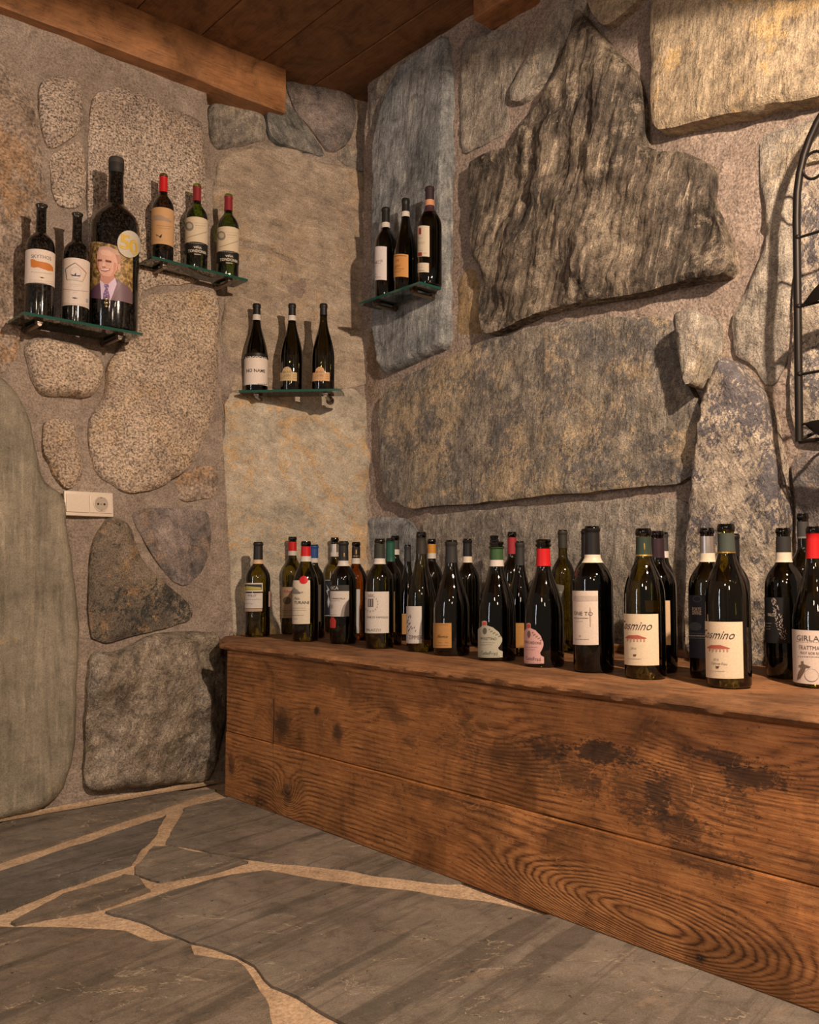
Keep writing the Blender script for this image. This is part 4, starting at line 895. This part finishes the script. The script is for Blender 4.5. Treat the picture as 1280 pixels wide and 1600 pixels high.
def villa(cr, cx, w_, base, top, cap, ring, lx, ly, label, glass='olive', year=True):
    b = on_chest(cr, cx, w_, base, top, 'tuscan', glass, label, [(cap[0], cap[1], cap[2], 'capsule'), (ring, ring + 10, 'gold', 'gold_ring')], [(lx[0], lx[1], ly[0], ly[1], (.70, .57, .40))])
    h_ = ly[1] - ly[0]; xc = lx[0] + (lx[1] - lx[0]) * .42; W = lx[1] - lx[0]
    T(b, xc - .15 * W, ly[0] + .25 * h_, 70, 'Cosmino', (.05, .04, .04), shear=.5, sx=.80)
    y = ly[0] + .45 * h_; red = (.42, .10, .06)
    PO(b, [(xc - .32 * W, y + 8), (xc - .22 * W, y - 8), (xc + .02 * W, y - 10), (xc + .25 * W, y + 8), (xc + .25 * W, y + 13), (xc - .32 * W, y + 13)], red, 'villa_print')
    for i in range(6): PO(b, [(xc + (-.28 + .09 * i) * W, y + 14), (xc + (-.24 + .09 * i) * W, y + 14), (xc + (-.24 + .09 * i) * W, y + 34), (xc + (-.28 + .09 * i) * W, y + 34)], (.50, .26, .17), 'villa_print')
    T(b, xc - .1 * W, ly[0] + .69 * h_, 16, '2016', (.15, .1, .08)); 
    if not year: T(b, xc - .04 * W, ly[0] + .76 * h_, 20, 'Cabernet Franc', (.15, .1, .08), shear=.4, sx=.7)
    PO(b, [(xc - .12 * W, ly[0] + .80 * h_), (xc - .02 * W, ly[0] + .80 * h_), (xc - .04 * W, ly[0] + .84 * h_), (xc - .10 * W, ly[0] + .84 * h_)], (.12, .06, .04), 'emblem')
    BR(b, [(xc - .25 * W, xc + .1 * W, ly[0] + .89 * h_, 3)], (.3, .22, .16)); return b
b = villa(K6, 978, 268, 1122, 110, (168, 284, 'greygreen'), 284, (832, 1062), (678, 1018), 'olive bottle with dark green capsule and cream label with a small red villa')
b.poly([(K6.x(x), K6.y(y)) for x, y in [(980, 590), (1094, 590), (1094, 664), (985, 664)]], flat((.40, .30, .05)), 'back_label', -.001)
PO(b, [(983, 205), (990, 205), (1000, 212), (1000, 245), (988, 252), (983, 235)], 'gold', 'emblem', b.root, .0012)
b = on_chest(K7, 728, 200, 1150, 230, 'bordeaux', 'dark', 'dark bottle hidden behind the second villa label bottle', [(240, 380, 'black', 'capsule')])
b = on_chest(K7, 552, 250, 1205, 192, 'bordeaux', 'dark', 'dark bottle with silver capsule and a black label printed in pale letters', [(248, 360, 'silver', 'capsule'), (360, 418, 'cream', 'neck_band')], [(425, 560, 640, 1060, (.016, .017, .022))])
T(b, 478, 738, 30, 'FORTE', (.50, .38, .26), bold=.02, sx=.62); T(b, 478, 762, 30, 'DIVINE', (.50, .38, .26), bold=.02, sx=.6); BR(b, [(430, 535, 912, 9), (430, 535, 895, 2), (430, 535, 928, 2)], (.30, .27, .24)); PO(b, oval(470, 850, 40, 30, 9), (.06, .065, .07), 'landscape_print'); PO(b, oval(485, 665, 28, 22, 14), (.06, .06, .065), 'swirl'); PO(b, oval(485, 665, 22, 16, 14), (.016, .017, .022), 'swirl', off=.0013)
b = villa(K7, 682, 286, 1268, 165, (228, 348, (.050, .062, .050)), 350, (528, 770), (815, 1190), 'nearest villa label bottle with grey green capsule standing at the chest edge', 'olive', False)
b = on_chest(K7, 1198, 200, 1175, 95, 'bordeaux', 'dark', 'tallest dark bottle with grey capsule at the back of the right end', [(150, 250, (.04, .038, .036), 'capsule'), (250, 262, (.16, .15, .14), 'capsule_ring')])
b = on_chest(K7, 1065, 250, 1203, 192, 'bordeaux', 'dark', 'dark bottle with white branching pattern on its black label', [(250, 355, (.026, .024, .023), 'capsule'), (355, 420, 'cream', 'neck_band')], [(935, 1092, 655, 960, (.014, .013, .014))])
T(b, 985, 775, 24, 'FALCO', (.50, .42, .34), bold=.02, sx=.7); BR(b, [(950, 985, 830, 3), (950, 980, 850, 2), (950, 975, 868, 2)], (.4, .33, .27))
rr = random.Random(5)
for i in range(54):
    t = i / 53; x = 1000 + 55 * t + rr.uniform(-26, 22) * (.5 + t * .6); y = 670 + 265 * t; a = rr.uniform(-.9, .9); l = rr.uniform(10, 20)
    x = min(x, 1078)
    PO(b, [(x - l * math.sin(a), y - l * math.cos(a)), (x + 3.2, y), (x + l * math.sin(a) * .4, y + l * math.cos(a) * .5), (x - 3.2, y)], (.42, .36, .32), 'branch_print')
T(b, 1040, 338, 18, 'EBE', (.45, .4, .35), lab=b.root, off=.001)if False else None
b = on_chest(K7, 1272, 294, 1265, 182, 'burgundy', 'olive', 'olive bottle with bright red capsule cut by the right edge, white label with a cyclist', [(228, 395, 'red', 'capsule')], [(1122, 1420, 868, 1220, (.66, .54, .46))])
T(b, 1235, 932, 46, 'GIRLAN', (.10, .08, .07), sx=.95); T(b, 1245, 995, 34, 'TRATTMANN', (.12, .10, .09), sx=.7); T(b, 1248, 1030, 22, 'PINOT NOIR RISERVA', (.14, .11, .10), sx=.62); BR(b, [(1150, 1330, 955, 2), (1160, 1330, 1052, 4)], (.2, .16, .13))
PO(b, [(1160, 1115), (1180, 1105), (1178, 1085), (1192, 1082), (1195, 1103), (1235, 1118), (1225, 1128), (1205, 1128), (1200, 1150), (1172, 1200), (1150, 1212), (1160, 1160), (1178, 1130)], (.16, .11, .08), 'drawing'); PO(b, oval(1238, 1175, 42, 44, 22), (.36, .28, .23), 'drawing'); PO(b, oval(1238, 1175, 38, 40, 22), (.66, .54, .46), 'drawing', off=.0013)

# ------------------------------------------------------------------ glass shelves and what stands on them
def shelf(pl, e0, e1, depth, label, brpos=(.16, .84)):
    """front top edge from pixel e0 to e1, hung on wall plane pl, depth towards the room"""
    fr_ = Plane(pl.O, pl.u, 0.0); 
    if np.dot(fr_.n0, pl.n0) < 0: fr_ = Plane(pl.O, pl.u, 0.0, -1)
    fr_.O = np.array(pl.O, float)
    # wall position at the shelf's height (the wall leans)
    mx = ((e0[0] + e1[0]) / 2, (e0[1] + e1[1]) / 2); w0 = pl.at(*pl.px(*mx)); base = float(np.dot(w0 - fr_.O, fr_.n0))
    q = fr_.off(base + depth); a = q.px(*e0); b_ = q.px(*e1); z = (a[1] + b_[1]) / 2; u0, u1 = a[0], b_[0]; wd = u1 - u0; th = .008
    wq = fr_.off(base)
    c = wq.at((u0 + u1) / 2, z, 0); mw = wq.mat((u0 + u1) / 2, z)
    root = bpy.data.objects.new('glass_shelf', None); C.objects.link(root); root.matrix_basis = mw
    tag(root, label, 'shelf', 'glass wall shelves')
    bm = bmesh.new(); bm_box(bm, (0, -th / 2, depth / 2 + .016), (wd, th, depth - .032), bevel=.0008)
    bm.normal_update()
    for f in bm.faces: f.material_index = 0 if abs(f.normal.y) > .9 else 1
    link('glass_pane', bm_mesh('glass_pane', bm), [G['pane'], M['pane_edge']], root, mw)
    for t in brpos:
        x = -wd / 2 + wd * t; bm = bmesh.new()
        bm_tube(bm, [(x, -th - .010, -.004), (x, -th - .010, depth * .8)], .006, 12)
        bm_box(bm, (x, -th - .004, depth * .76), (.016, .008, .022), bevel=.002); bm_box(bm, (x, -th - .004, .016), (.020, .012, .014), bevel=.002)
        bm_tube(bm, [(x, -th - .010, -.006), (x, -th - .010, .004)], .014, 16)
        link('bracket', bm_mesh('bracket', bm, True, 40), M['steel'], root, mw)
    return dict(pl=wq, z=z + 0, top=float(wq.at(0, z)[2]), depth=depth, u0=u0, u1=u1)
sh1 = shelf(left, (37, 486), (223, 520.5), .165, 'glass shelf on the left wall carrying the giant portrait bottle')
sh2 = shelf(left, (237, 400), (387.5, 435.5), .125, 'glass shelf with green bottles, right of the giant bottle')
f3 = Plane(facet.O, facet.u); th3 = R_(4.4)
face3 = Plane(facet.O + 0, [math.cos(th3), -math.sin(th3), 0]); 
if face3.n0[1] > 0: face3 = Plane(facet.O, [math.cos(th3), -math.sin(th3), 0], 0, -1)
w3 = facet.at(*facet.px(452, 610)); face3.O = np.array([w3[0], w3[1], 0]) + face3.n0 * .02
sh3 = shelf(face3, (373, 608), (532, 608.5), .125, 'glass shelf facing the room with three slope shouldered bottles')
rr_ = Plane(right.O + right.n0 * .04, right.u, .03, 1)
if np.dot(rr_.n0, right.n0) < 0: rr_ = Plane(right.O + right.n0 * .04, right.u, .03, -1)
sh4 = shelf(rr_, (560.5, 472), (656, 440.5), .125, 'glass shelf on the blue grey slate at the corner', (.2, .8))
def on_shelf(sh, cr, cx, w_, top, kind, glass, label, frac=.5, caps=(), labs=(), group=None):
    cxp = cr.x(cx); q = sh['pl'].off(sh['depth'] * frac); d = ray(cxp, 600); t = np.dot(q.O - EYE, q.n0) / np.dot(d, q.n0); p = EYE + d * t
    # recompute along the true vertical plane through the pixel column
    b = Bottle('wine_bottle', p[0], p[1], sh['top'] + .0012, cxp, w_ / 2 / cr.k, cr.y(top), kind, glass, label, group=group)
    b.cr = cr; b.labs = []
    for (y0, y1, c, nm) in caps: b.sleeve(cr.y(y0), cr.y(y1), CM(c), nm, .0009 if nm != 'neck_band' else .0012, top=(nm == 'closure'))
    for (x0, x1, y0, y1, c) in labs:
        b.labs.append(b.poly([(cr.x(x0), cr.y(y0)), (cr.x(x1), cr.y(y0)), (cr.x(x1), cr.y(y1)), (cr.x(x0), cr.y(y1))], CM(c), 'paper_label'))
    return b
K1 = Crop(20, 310, 6.4); g1 = 'bottles on the lower left glass shelf'
b = on_shelf(sh1, K1, 244, 280, 60, 'flared', 'dusty', 'slim black bottle with flared lip and a white label with an orange brown shape', .56, (), [(100, 384, 545, 880, (.66, .56, .48))], g1)
T(b, 255, 580, 46, 'SKYTHOS', (.16, .13, .12), sx=.8); PO(b, [(155, 620), (180, 612), (215, 628), (270, 630), (330, 640), (362, 670), (366, 712), (320, 712), (270, 700), (225, 688), (185, 698), (160, 690)], (.50, .17, .035), 'relief_print'); BR(b, [(165, 360, 740, 4), (150, 375, 820, 2.5), (150, 375, 838, 2.5), (150, 375, 852, 2.5)], (.30, .24, .22)); PO(b, [(240, 785), (262, 780), (290, 788), (262, 794)], (.04, .03, .04), 'emblem')
b = on_shelf(sh1, K1, 608, 262, 148, 'flared', 'dusty', 'shorter black bottle with flared lip and a pentagon drawn on its white label', .56, (), [(474, 738, 630, 1100, (.62, .53, .47))], g1)
pent = [(597, 645), (704, 735), (668, 825), (525, 822), (510, 718)]
for i, c in enumerate([(.35, .08, .04), (.45, .25, .08), (.25, .30, .22), (.05, .12, .22), (.03, .04, .06)]):
    (x0, y0), (x1, y1) = pent[i], pent[(i + 1) % 5]; l = math.hypot(x1 - x0, y1 - y0); nx, ny = -(y1 - y0) / l * 3, (x1 - x0) / l * 3
    PO(b, [(x0 + nx, y0 + ny), (x1 + nx, y1 + ny), (x1 - nx, y1 - ny), (x0 - nx, y0 - ny)], c, 'pentagon')
PO(b, oval(605, 745, 50, 62, 20), (.45, .39, .36), 'emblem'); PO(b, oval(605, 745, 45, 57, 20), (.62, .53, .47), 'emblem', off=.0013); PO(b, [(560, 760), (590, 768), (606, 740), (610, 768), (650, 762), (640, 778), (575, 780)], (.04, .05, .10), 'emblem', off=.0016)
BR(b, [(555, 650, 860, 3), (565, 640, 876, 2), (490, 720, 918, 7), (585, 625, 938, 3), (480, 730, 1055, 2.5), (480, 730, 1068, 2.5)], (.32, .26, .24)); PO(b, [(572, 995), (600, 988), (634, 997), (600, 1004)], (.04, .03, .04), 'emblem'); PO(b, [(704, 990), (727, 994), (727, 1032), (704, 1028)], (.36, .33, .36), 'stamp')
b = on_shelf(sh1, K1, 992, 480, -403, 'magnum', 'dusty', 'giant black bottle bearing a portrait photograph and a round gold number sticker', .50, [(-403, -345, (.045, .038, .032), 'closure'), (-345, -250, (.022, .020, .018), 'capsule')], (), g1)
big = b
bmp = bmesh.new(); mats = []
bgm = NB('autumn_foliage_print'); cc_ = bgm.coord(); ff = bgm.noise(cc_, 75, 5, .7)
mats.append(bgm.done(bgm.ramp(ff, [(.36, (.05, .04, .02)), (.48, (.22, .14, .05)), (.58, (.48, .32, .12)), (.72, (.40, .30, .18))]), .45))
def pic(pts, col, lay):
    mats.append(flat(col, .45)); big.poly([(K1.x(x), K1.y(y)) for x, y in pts], None, '', .0010 + lay * .00022, bm=bmp, mi=len(mats) - 1)
big.poly([(K1.x(x), K1.y(y)) for x, y in [(755, 465), (880, 450), (1000, 470), (1165, 560), (1168, 1040), (960, 1020), (760, 1018)]], None, '', .0009, bm=bmp, mi=0)
pic([(765, 1016), (768, 960), (800, 905), (855, 862), (870, 830), (1000, 800), (1060, 830), (1140, 880), (1166, 925), (1166, 1036), (1000, 1022)], (.15, .09, .11), 1)
pic([(765, 1016), (768, 960), (805, 905), (858, 862), (872, 930), (870, 1018)], (.10, .05, .09), 2)
pic([(862, 835), (1000, 790), (1018, 850), (985, 960), (968, 1020), (878, 1018), (872, 930)], (.62, .50, .62), 3)
pic([(1018, 850), (1030, 822), (1060, 840), (1010, 960), (992, 1018), (965, 1018), (988, 950)], (.20, .12, .15), 4)
pic([(905, 865), (940, 865), (948, 890), (936, 905), (958, 990), (950, 1018), (895, 1018), (896, 960), (915, 905), (900, 885)], (.20, .12, .26), 5)
for i in range(8): pic(oval(912 + 22 * (i % 2), 880 + i * 17, 6, 5, 6), (.50, .42, .52), 6)
pic([(868, 770), (985, 760), (1000, 795), (940, 862), (905, 862), (865, 830)], (.50, .25, .19), 4)
face = [(832, 600), (836, 560), (860, 520), (910, 505), (965, 515), (1005, 550), (1022, 600), (1022, 660), (1012, 720), (985, 770), (940, 790), (895, 785), (862, 755), (842, 700), (832, 650)]
pic(face, (.66, .38, .29), 7)
pic([(840, 540), (850, 505), (890, 490), (950, 490), (1005, 515), (1040, 555), (1052, 610), (1040, 650), (1022, 640), (1010, 590), (985, 545), (930, 515), (880, 512), (850, 540), (838, 580), (828, 570)], (.50, .33, .26), 8)
pic([(1000, 560), (1045, 560), (1052, 610), (1040, 648), (1022, 640), (1012, 600)], (.40, .20, .13), 9)
pic(oval(1036, 682, 15, 36, 12), (.58, .28, .20), 9)
pic([(880, 530), (945, 530), (975, 565), (960, 585), (880, 580), (862, 555)], (.72, .46, .36), 9)
pic([(838, 628), (880, 622), (880, 642), (842, 648)], (.16, .06, .045), 10); pic([(910, 622), (965, 630), (965, 648), (915, 645)], (.16, .06, .045), 10)
pic([(880, 690), (892, 650), (905, 648), (918, 690), (905, 700), (886, 700)], (.76, .48, .38), 10); pic([(882, 692), (918, 692), (914, 702), (886, 702)], (.35, .13, .10), 11)
pic([(862, 712), (900, 716), (958, 704), (950, 726), (915, 742), (880, 738)], (.38, .12, .10), 11); pic([(868, 716), (900, 720), (950, 709), (942, 722), (912, 731), (882, 730)], (.78, .66, .60), 12)
pic([(832, 650), (850, 655), (860, 735), (850, 730), (840, 700)], (.50, .22, .16), 11); pic([(990, 640), (1015, 650), (1006, 720), (985, 760), (965, 772), (985, 730)], (.54, .25, .18), 9)
for f in bmp.faces:
    c = f.calc_center_median(); f.normal_update()
    if f.normal.x * c.x + f.normal.y * c.y < 0: f.normal_flip()
ph = link('photograph', bm_mesh('photograph', bmp, True), mats, big.root); ph['label'] = 'printed colour portrait of a smiling man in suit and patterned tie'
stk = PO(big, oval(1122, 443, 108, 137, 30, .3), (.50, .46, .38), 'round_sticker', big.root, .0045); stk['label'] = 'round pale sticker with gold number 50'
big.labs = [stk]
T(big, 1085, 428, 185, '5', (.56, .38, .07), bold=.03, off=.0053); T(big, 1165, 452, 185, '0', (.56, .38, .07), bold=.03, off=.0053)
sp_ = bmesh.new(); zz = big.zpx(K1.y(1055), big.R) - big.z0; a_ = big.ang(K1.x(930))
for dz, r_, rr2 in ((.012, .004, .006), (0, .0075, .008), (-.010, .004, .005)):
    p = Vector(big.wrap(a_, zz + dz, .006)); M_ = Matrix.Translation(p); bmesh.ops.create_icosphere(sp_, subdivisions=2, radius=rr2, matrix=M_)
link('pendant', bm_mesh('pendant', sp_, True), flat((.55, .45, .28), .2, 1.0), big.root)

K2 = Crop(220, 260, 7.111); g2 = 'bottles on the upper left glass shelf'
b = on_shelf(sh2, K2, 215, 246, 85, 'bordeaux', 'brown', 'brown bottle with bright red capsule and a worn ochre label', .5, [(122, 290, 'red', 'capsule')], [(92, 335, 490, 895, (.52, .31, .15))], g2)
PO(b, [(142, 760), (155, 762), (150, 785), (163, 765), (180, 778), (210, 750), (204, 785), (190, 800), (175, 780)], (.03, .03, .03), 'rooster_print'); BR(b, [(150, 310, 660, 8), (165, 300, 685, 6), (120, 320, 570, 3), (130, 270, 820, 3), (120, 320, 600, 3)], (.34, .19, .09)); PO(b, [(110, 560), (180, 540), (240, 560), (310, 600), (300, 620), (200, 600), (120, 610)], (.34, .24, .17), 'drawing')
def vina(cx, w_, top, x0, x1, ys, cap, label):
    b = on_shelf(sh2, K2, cx, w_, top, 'bordeaux', 'green', label, .5, [(cap[0], cap[1], 'wine', 'capsule')], [(x0, x1, ys[0], ys[1], (.60, .50, .36)), (x0 - 2, x1, ys[1], ys[2], (.012, .012, .012))], g2)
    W = x1 - x0; xm = (x0 + x1) / 2 + .06 * W; wht = (.62, .56, .46)
    T(b, xm, ys[1] + 24, 30, 'VIÑA', wht, b.labs[1], bold=.02); T(b, xm, ys[1] + 64, 40, 'TONDONIA', wht, b.labs[1], bold=.02, sx=.80); T(b, xm, ys[1] + 100, 15, 'RESERVA', wht, b.labs[1], bold=.02)
    PO(b, oval(x0 + .2 * W, ys[0] + 70, 46, 52, 18), (.22, .20, .17), 'emblem'); PO(b, oval(x0 + .2 * W, ys[0] + 66, 30, 30, 12), (.46, .40, .30), 'emblem', off=.0013)
    for i in range(9): PO(b, [(x0 + (.12 + .09 * i) * W, ys[0] + 200 - 9 * i), (x0 + (.2 + .09 * i) * W, ys[0] + 182 - 9 * i), (x0 + (.205 + .09 * i) * W, ys[0] + 188 - 9 * i), (x0 + (.125 + .09 * i) * W, ys[0] + 206 - 9 * i)], (.22, .19, .15), 'signature')
    BR(b, [(x0 + .45 * W, x1 - 30, ys[0] + 55, 6), (x0 + .5 * W, x1 - 60, ys[0] + 80, 3), (x0 + 20, x1 - 20, ys[1] - 22, 5), (x0 + .3 * W, x1 - 15, ys[0] + 28, 3)], (.30, .26, .2))
vina(595, 250, 200, 467, 722, (600, 875, 1000), (235, 392), 'green bottle in the middle of its shelf with cream and black label')
vina(950, 246, 314, 828, 1076, (705, 972, 1095), (345, 498), 'green bottle at the right end of its shelf with cream and black label')

K3 = Crop(340, 440, 3.2); g3 = 'bottles on the middle glass shelf'
b = on_shelf(sh3, K3, 192, 118, 112, 'burgundy', 'dark', 'dark bottle with plain white label under a black strip, leftmost of the three', .5, [(113, 168, 'black', 'capsule'), (168, 196, 'white', 'neck_band')], [(133, 251, 392, 525, (.70, .61, .54)), (133, 251, 368, 392, 'black')], g3)
T(b, 190, 445, 21, 'NO NAME', bold=.015, sx=.85); T(b, 190, 381, 19, 'BORGOGNO', (.75, .68, .6), b.labs[1], bold=.015, sx=.9, off=.0016); BR(b, [(200, 245, 512, 3)])
def arch(cx, x0, col, label, band):
    b = on_shelf(sh3, K3, cx, 114, 112, 'burgundy', 'dark', label, .5, [(113, 170, 'black', 'capsule')] + ([(172, 198, 'white', 'neck_band')] if band else []), (), g3)
    b.labs = [b.poly([(K3.x(x0 + x), K3.y(y)) for x, y in [(2, 458), (14, 456), (18, 438), (30, 428), (44, 426), (56, 434), (62, 452), (86, 455), (86, 498), (0, 502)]], flat(col), 'paper_label')]
    dk = tuple(x * .35 for x in col)
    T(b, x0 + 36, 452, 15, 'BRUNA', dk, sx=.7); T(b, x0 + 34, 470, 15, 'CATERI', dk, sx=.7); BR(b, [(x0 + 12, x0 + 56, 484, 2), (x0 + 66, x0 + 84, 464, 2), (x0 + 66, x0 + 84, 474, 2), (x0 + 66, x0 + 84, 484, 2), (x0 + 26, x0 + 46, 436, 1.5)], dk)
arch(370, 310, (.50, .37, .19), 'dark bottle with white neck band and small arched yellow label', True)
arch(528, 474, (.58, .34, .17), 'dark bottle without neck band and small arched orange label', False)

K8 = Crop(540, 260, 6.4); g4 = 'bottles on the corner glass shelf'
b = on_shelf(sh4, K8, 400, 222, 418, 'bordeaux', 'dark', 'dark bottle with pure white label at the left of the corner shelf', .45, [(420, 570, 'black', 'capsule'), (570, 622, 'white', 'neck_band')], [(262, 410, 805, 1140, (.62, .56, .54))], g4)
T(b, 325, 945, 30, 'NETTE', (.18, .15, .14)); BR(b, [(285, 350, 972, 5), (290, 330, 998, 3), (290, 355, 1108, 5), (290, 320, 1080, 3)], (.2, .17, .16))
b = on_shelf(sh4, K8, 600, 238, 325, 'burgundy', 'dark', 'slope shouldered bottle with orange label between its two shelf neighbours', .45, [(330, 460, 'black', 'capsule'), (460, 512, 'white', 'neck_band')], [(470, 628, 885, 1112, (.50, .24, .07))], g4)
BR(b, [(490, 590, 1025, 5), (490, 560, 1045, 4), (490, 540, 1060, 4)], (.22, .09, .02)); PO(b, [(484, 900), (612, 896), (612, 902), (490, 907)], (.25, .10, .03), 'frame_line'); T(b, 515, 985, 40, 'alto', (.24, .1, .03), shear=.3); T(b, 520, 935, 40, 'M', (.24, .1, .03))
b = on_shelf(sh4, K8, 845, 246, 210, 'bordeaux', 'dark', 'tallest bottle on the corner shelf with cream two part label and red squares', .45, [(215, 345, (.03, .015, .02), 'capsule'), (345, 402, (.50, .24, .13), 'neck_band'), (402, 475, (.05, .02, .025), 'capsule_sleeve')], [(712, 842, 598, 905, 'cream'), (712, 836, 968, 1062, 'cream')], g4)
PO(b, [(736, 618), (760, 615), (760, 678), (736, 682)], (.28, .03, .03), 'red_square'); PO(b, [(728, 862), (768, 858), (768, 896), (728, 899)], (.28, .03, .03), 'red_square'); BR(b, [(730, 775, 715, 3), (730, 800, 760, 3), (730, 790, 772, 3), (730, 775, 840, 3), (785, 820, 868, 4)], (.3, .2, .15)); BR(b, [(728, 775, 1010, 4), (730, 790, 1040, 8)], (.3, .2, .15), lab=b.labs[1])

# ------------------------------------------------------------------ wall socket
a = left.px(97, 770); c_ = left.px(173, 808); us, vs_ = (a[0] + c_[0]) / 2, (left.px(135, 789))[1]
wS = abs(left.px(173, 789)[0] - left.px(97, 789)[0]); hS = abs(left.px(135, 770)[1] - left.px(135, 808)[1])
mw = left.mat(us, vs_, .012); root = bpy.data.objects.new('wall_socket', None); C.objects.link(root); root.matrix_basis = mw
tag(root, 'cream double wall plate with one round power socket', 'socket')
plastic = flat((.66, .56, .46), .35, 0, .5)
bm = bmesh.new(); bm_box(bm, (0, 0, 0), (wS, hS, .014), bevel=.004); link('plate', bm_mesh('plate', bm, True, 40), plastic, root, mw)
bm = bmesh.new(); bm_box(bm, (-wS * .24, 0, .008), (wS * .46, hS * .72, .005), bevel=.0012); link('blank_cover', bm_mesh('blank_cover', bm), plastic, root, mw)
sq = bmesh.new(); bm_box(sq, (wS * .235, 0, .008), (wS * .45, hS * .72, .005), bevel=.0012); so = link('socket_insert', bm_mesh('socket_insert', sq), plastic, root, mw)
bm = bmesh.new(); bm_tube(bm, [(wS * .235, 0, .0105), (wS * .235, 0, .0112)], hS * .29, 28); link('well', bm_mesh('well', bm), flat((.40, .33, .26), .5), so, mw)
bm = bmesh.new(); r0 = hS * .30; bm_tube(bm, [(wS * .235 + r0 * math.cos(t), r0 * math.sin(t), .0115) for t in [2 * math.pi * i / 32 for i in range(32)]], .0016, 8, closed=True); link('rim', bm_mesh('rim', bm, True), plastic, so, mw)
for dx in (-.0095, .0095):
    bm = bmesh.new(); bm_tube(bm, [(wS * .235 + dx, 0, .0108), (wS * .235 + dx, 0, .0122)], .0031, 14); link('pin_hole', bm_mesh('pin_hole', bm), flat((.01, .008, .008), .6), so, mw)
bm = bmesh.new(); bm_tube(bm, [(wS * .235, 0, .0108), (wS * .235, 0, .0128)], .0024, 12); link('screw', bm_mesh('screw', bm), M['steel'], so, mw)
for dy in (-1, 1):
    bm = bmesh.new(); bm_box(bm, (wS * .235, dy * r0 * .9, .0118), (.004, .005, .002)); link('earth_contact', bm_mesh('earth_contact', bm), M['steel'], so, mw)

# ------------------------------------------------------------------ wrought iron rack on the right wall
OFFR = .13
rk = right.off(OFFR)
def rp(x, y): return rk.px(x, y)
u0, vb = rp(1250, 690); u_s, v_s = rp(1245, 340); us_ = (u0 + rp(1246, 500)[0] + u_s) / 3
WR = .46; vt = rp(1280, 222)[1]; ucen = us_ + WR / 2
root = bpy.data.objects.new('wine_rack', None); C.objects.link(root); mw = rk.mat(us_, vb); root.matrix_basis = mw
tag(root, 'black wrought iron wine rack with arched top hanging at the right edge', 'rack')
hs = v_s - vb
fr = bmesh.new(); pts = [(0, 0, 0), (0, hs * .5, 0), (0, hs, 0)]
for i in range(1, 24):
    a = math.pi - math.pi * i / 24; pts.append((WR / 2 + WR / 2 * math.cos(a), hs + .30 * math.sin(a) ** .85, 0))
pts += [(WR, hs, 0), (WR, hs * .5, 0), (WR, 0, 0)]
bm_tube(fr, pts, .0085, 10); bm_tube(fr, [(0, 0, 0), (WR, 0, 0)], .0045, 8); link('arch_frame', bm_mesh('arch_frame', fr, True, 40), M['iron'], root, mw)
for yy in (372, 480, 586):
    v = rp(1246, yy)[1] - vb; bm = bmesh.new(); bm_tube(bm, [(0, v, 0), (WR * .5, v + .001, .012), (WR, v, 0)], .0032, 8)
    bmesh.ops.create_icosphere(bm, subdivisions=2, radius=.006, matrix=Matrix.Translation((.004, v, .004)))
    link('crossbar', bm_mesh('crossbar', bm, True, 40), M['iron'], root, mw)
bm = bmesh.new(); bm_tube(bm, [(0.004, .004, 0), (.06, .045, -.05), (.12, .06, -.09)], .004, 8); bm_tube(bm, [(WR, .004, 0), (WR - .06, .045, -.05), (WR - .12, .06, -.09)], .004, 8)
link('wall_stay', bm_mesh('wall_stay', bm, True, 40), M['iron'], root, mw)
v = rp(1272, 258)
for cx_ in (v[0] - us_, WR - (v[0] - us_)):
    bm = bmesh.new(); c_ = (cx_, v[1] - vb); bm_tube(bm, [(c_[0] + .024 * math.cos(t), c_[1] + .030 * math.sin(t), 0) for t in [2 * math.pi * i / 24 for i in range(24)]], .0032, 8, closed=True)
    link('ring', bm_mesh('ring', bm, True, 40), M['iron'], root, mw)
for vv_, s0 in ((rp(1270, 473)[1], 1), (rp(1270, 473)[1] - .26, -1)):
    bm = bmesh.new(); n = 14; L_ = .17; prev = None; vv0 = vv_ - vb
    for i in range(n + 1):
        t = i / n; wv = .020 * math.sin(math.pi * t ** .8) + .0008; x = .012 + L_ * t; y = vv0 + .030 * math.sin(t * 2.2) * s0; z = .022 * math.sin(math.pi * t)
        cur = [bm.verts.new((x, y - wv, z)), bm.verts.new((x, y, z + .004)), bm.verts.new((x, y + wv, z)), bm.verts.new((x, y, z - .002))]
        if prev:
            for k in range(4): bm.faces.new((prev[k], prev[(k + 1) % 4], cur[(k + 1) % 4], cur[k]))
        prev = cur
    bm_tube(bm, [(0, vv0, 0), (.018, vv0, .002)], .003, 6); bmesh.ops.recalc_face_normals(bm, faces=bm.faces[:])
    link('leaf', bm_mesh('leaf', bm, True, 50), M['iron'], root, mw)
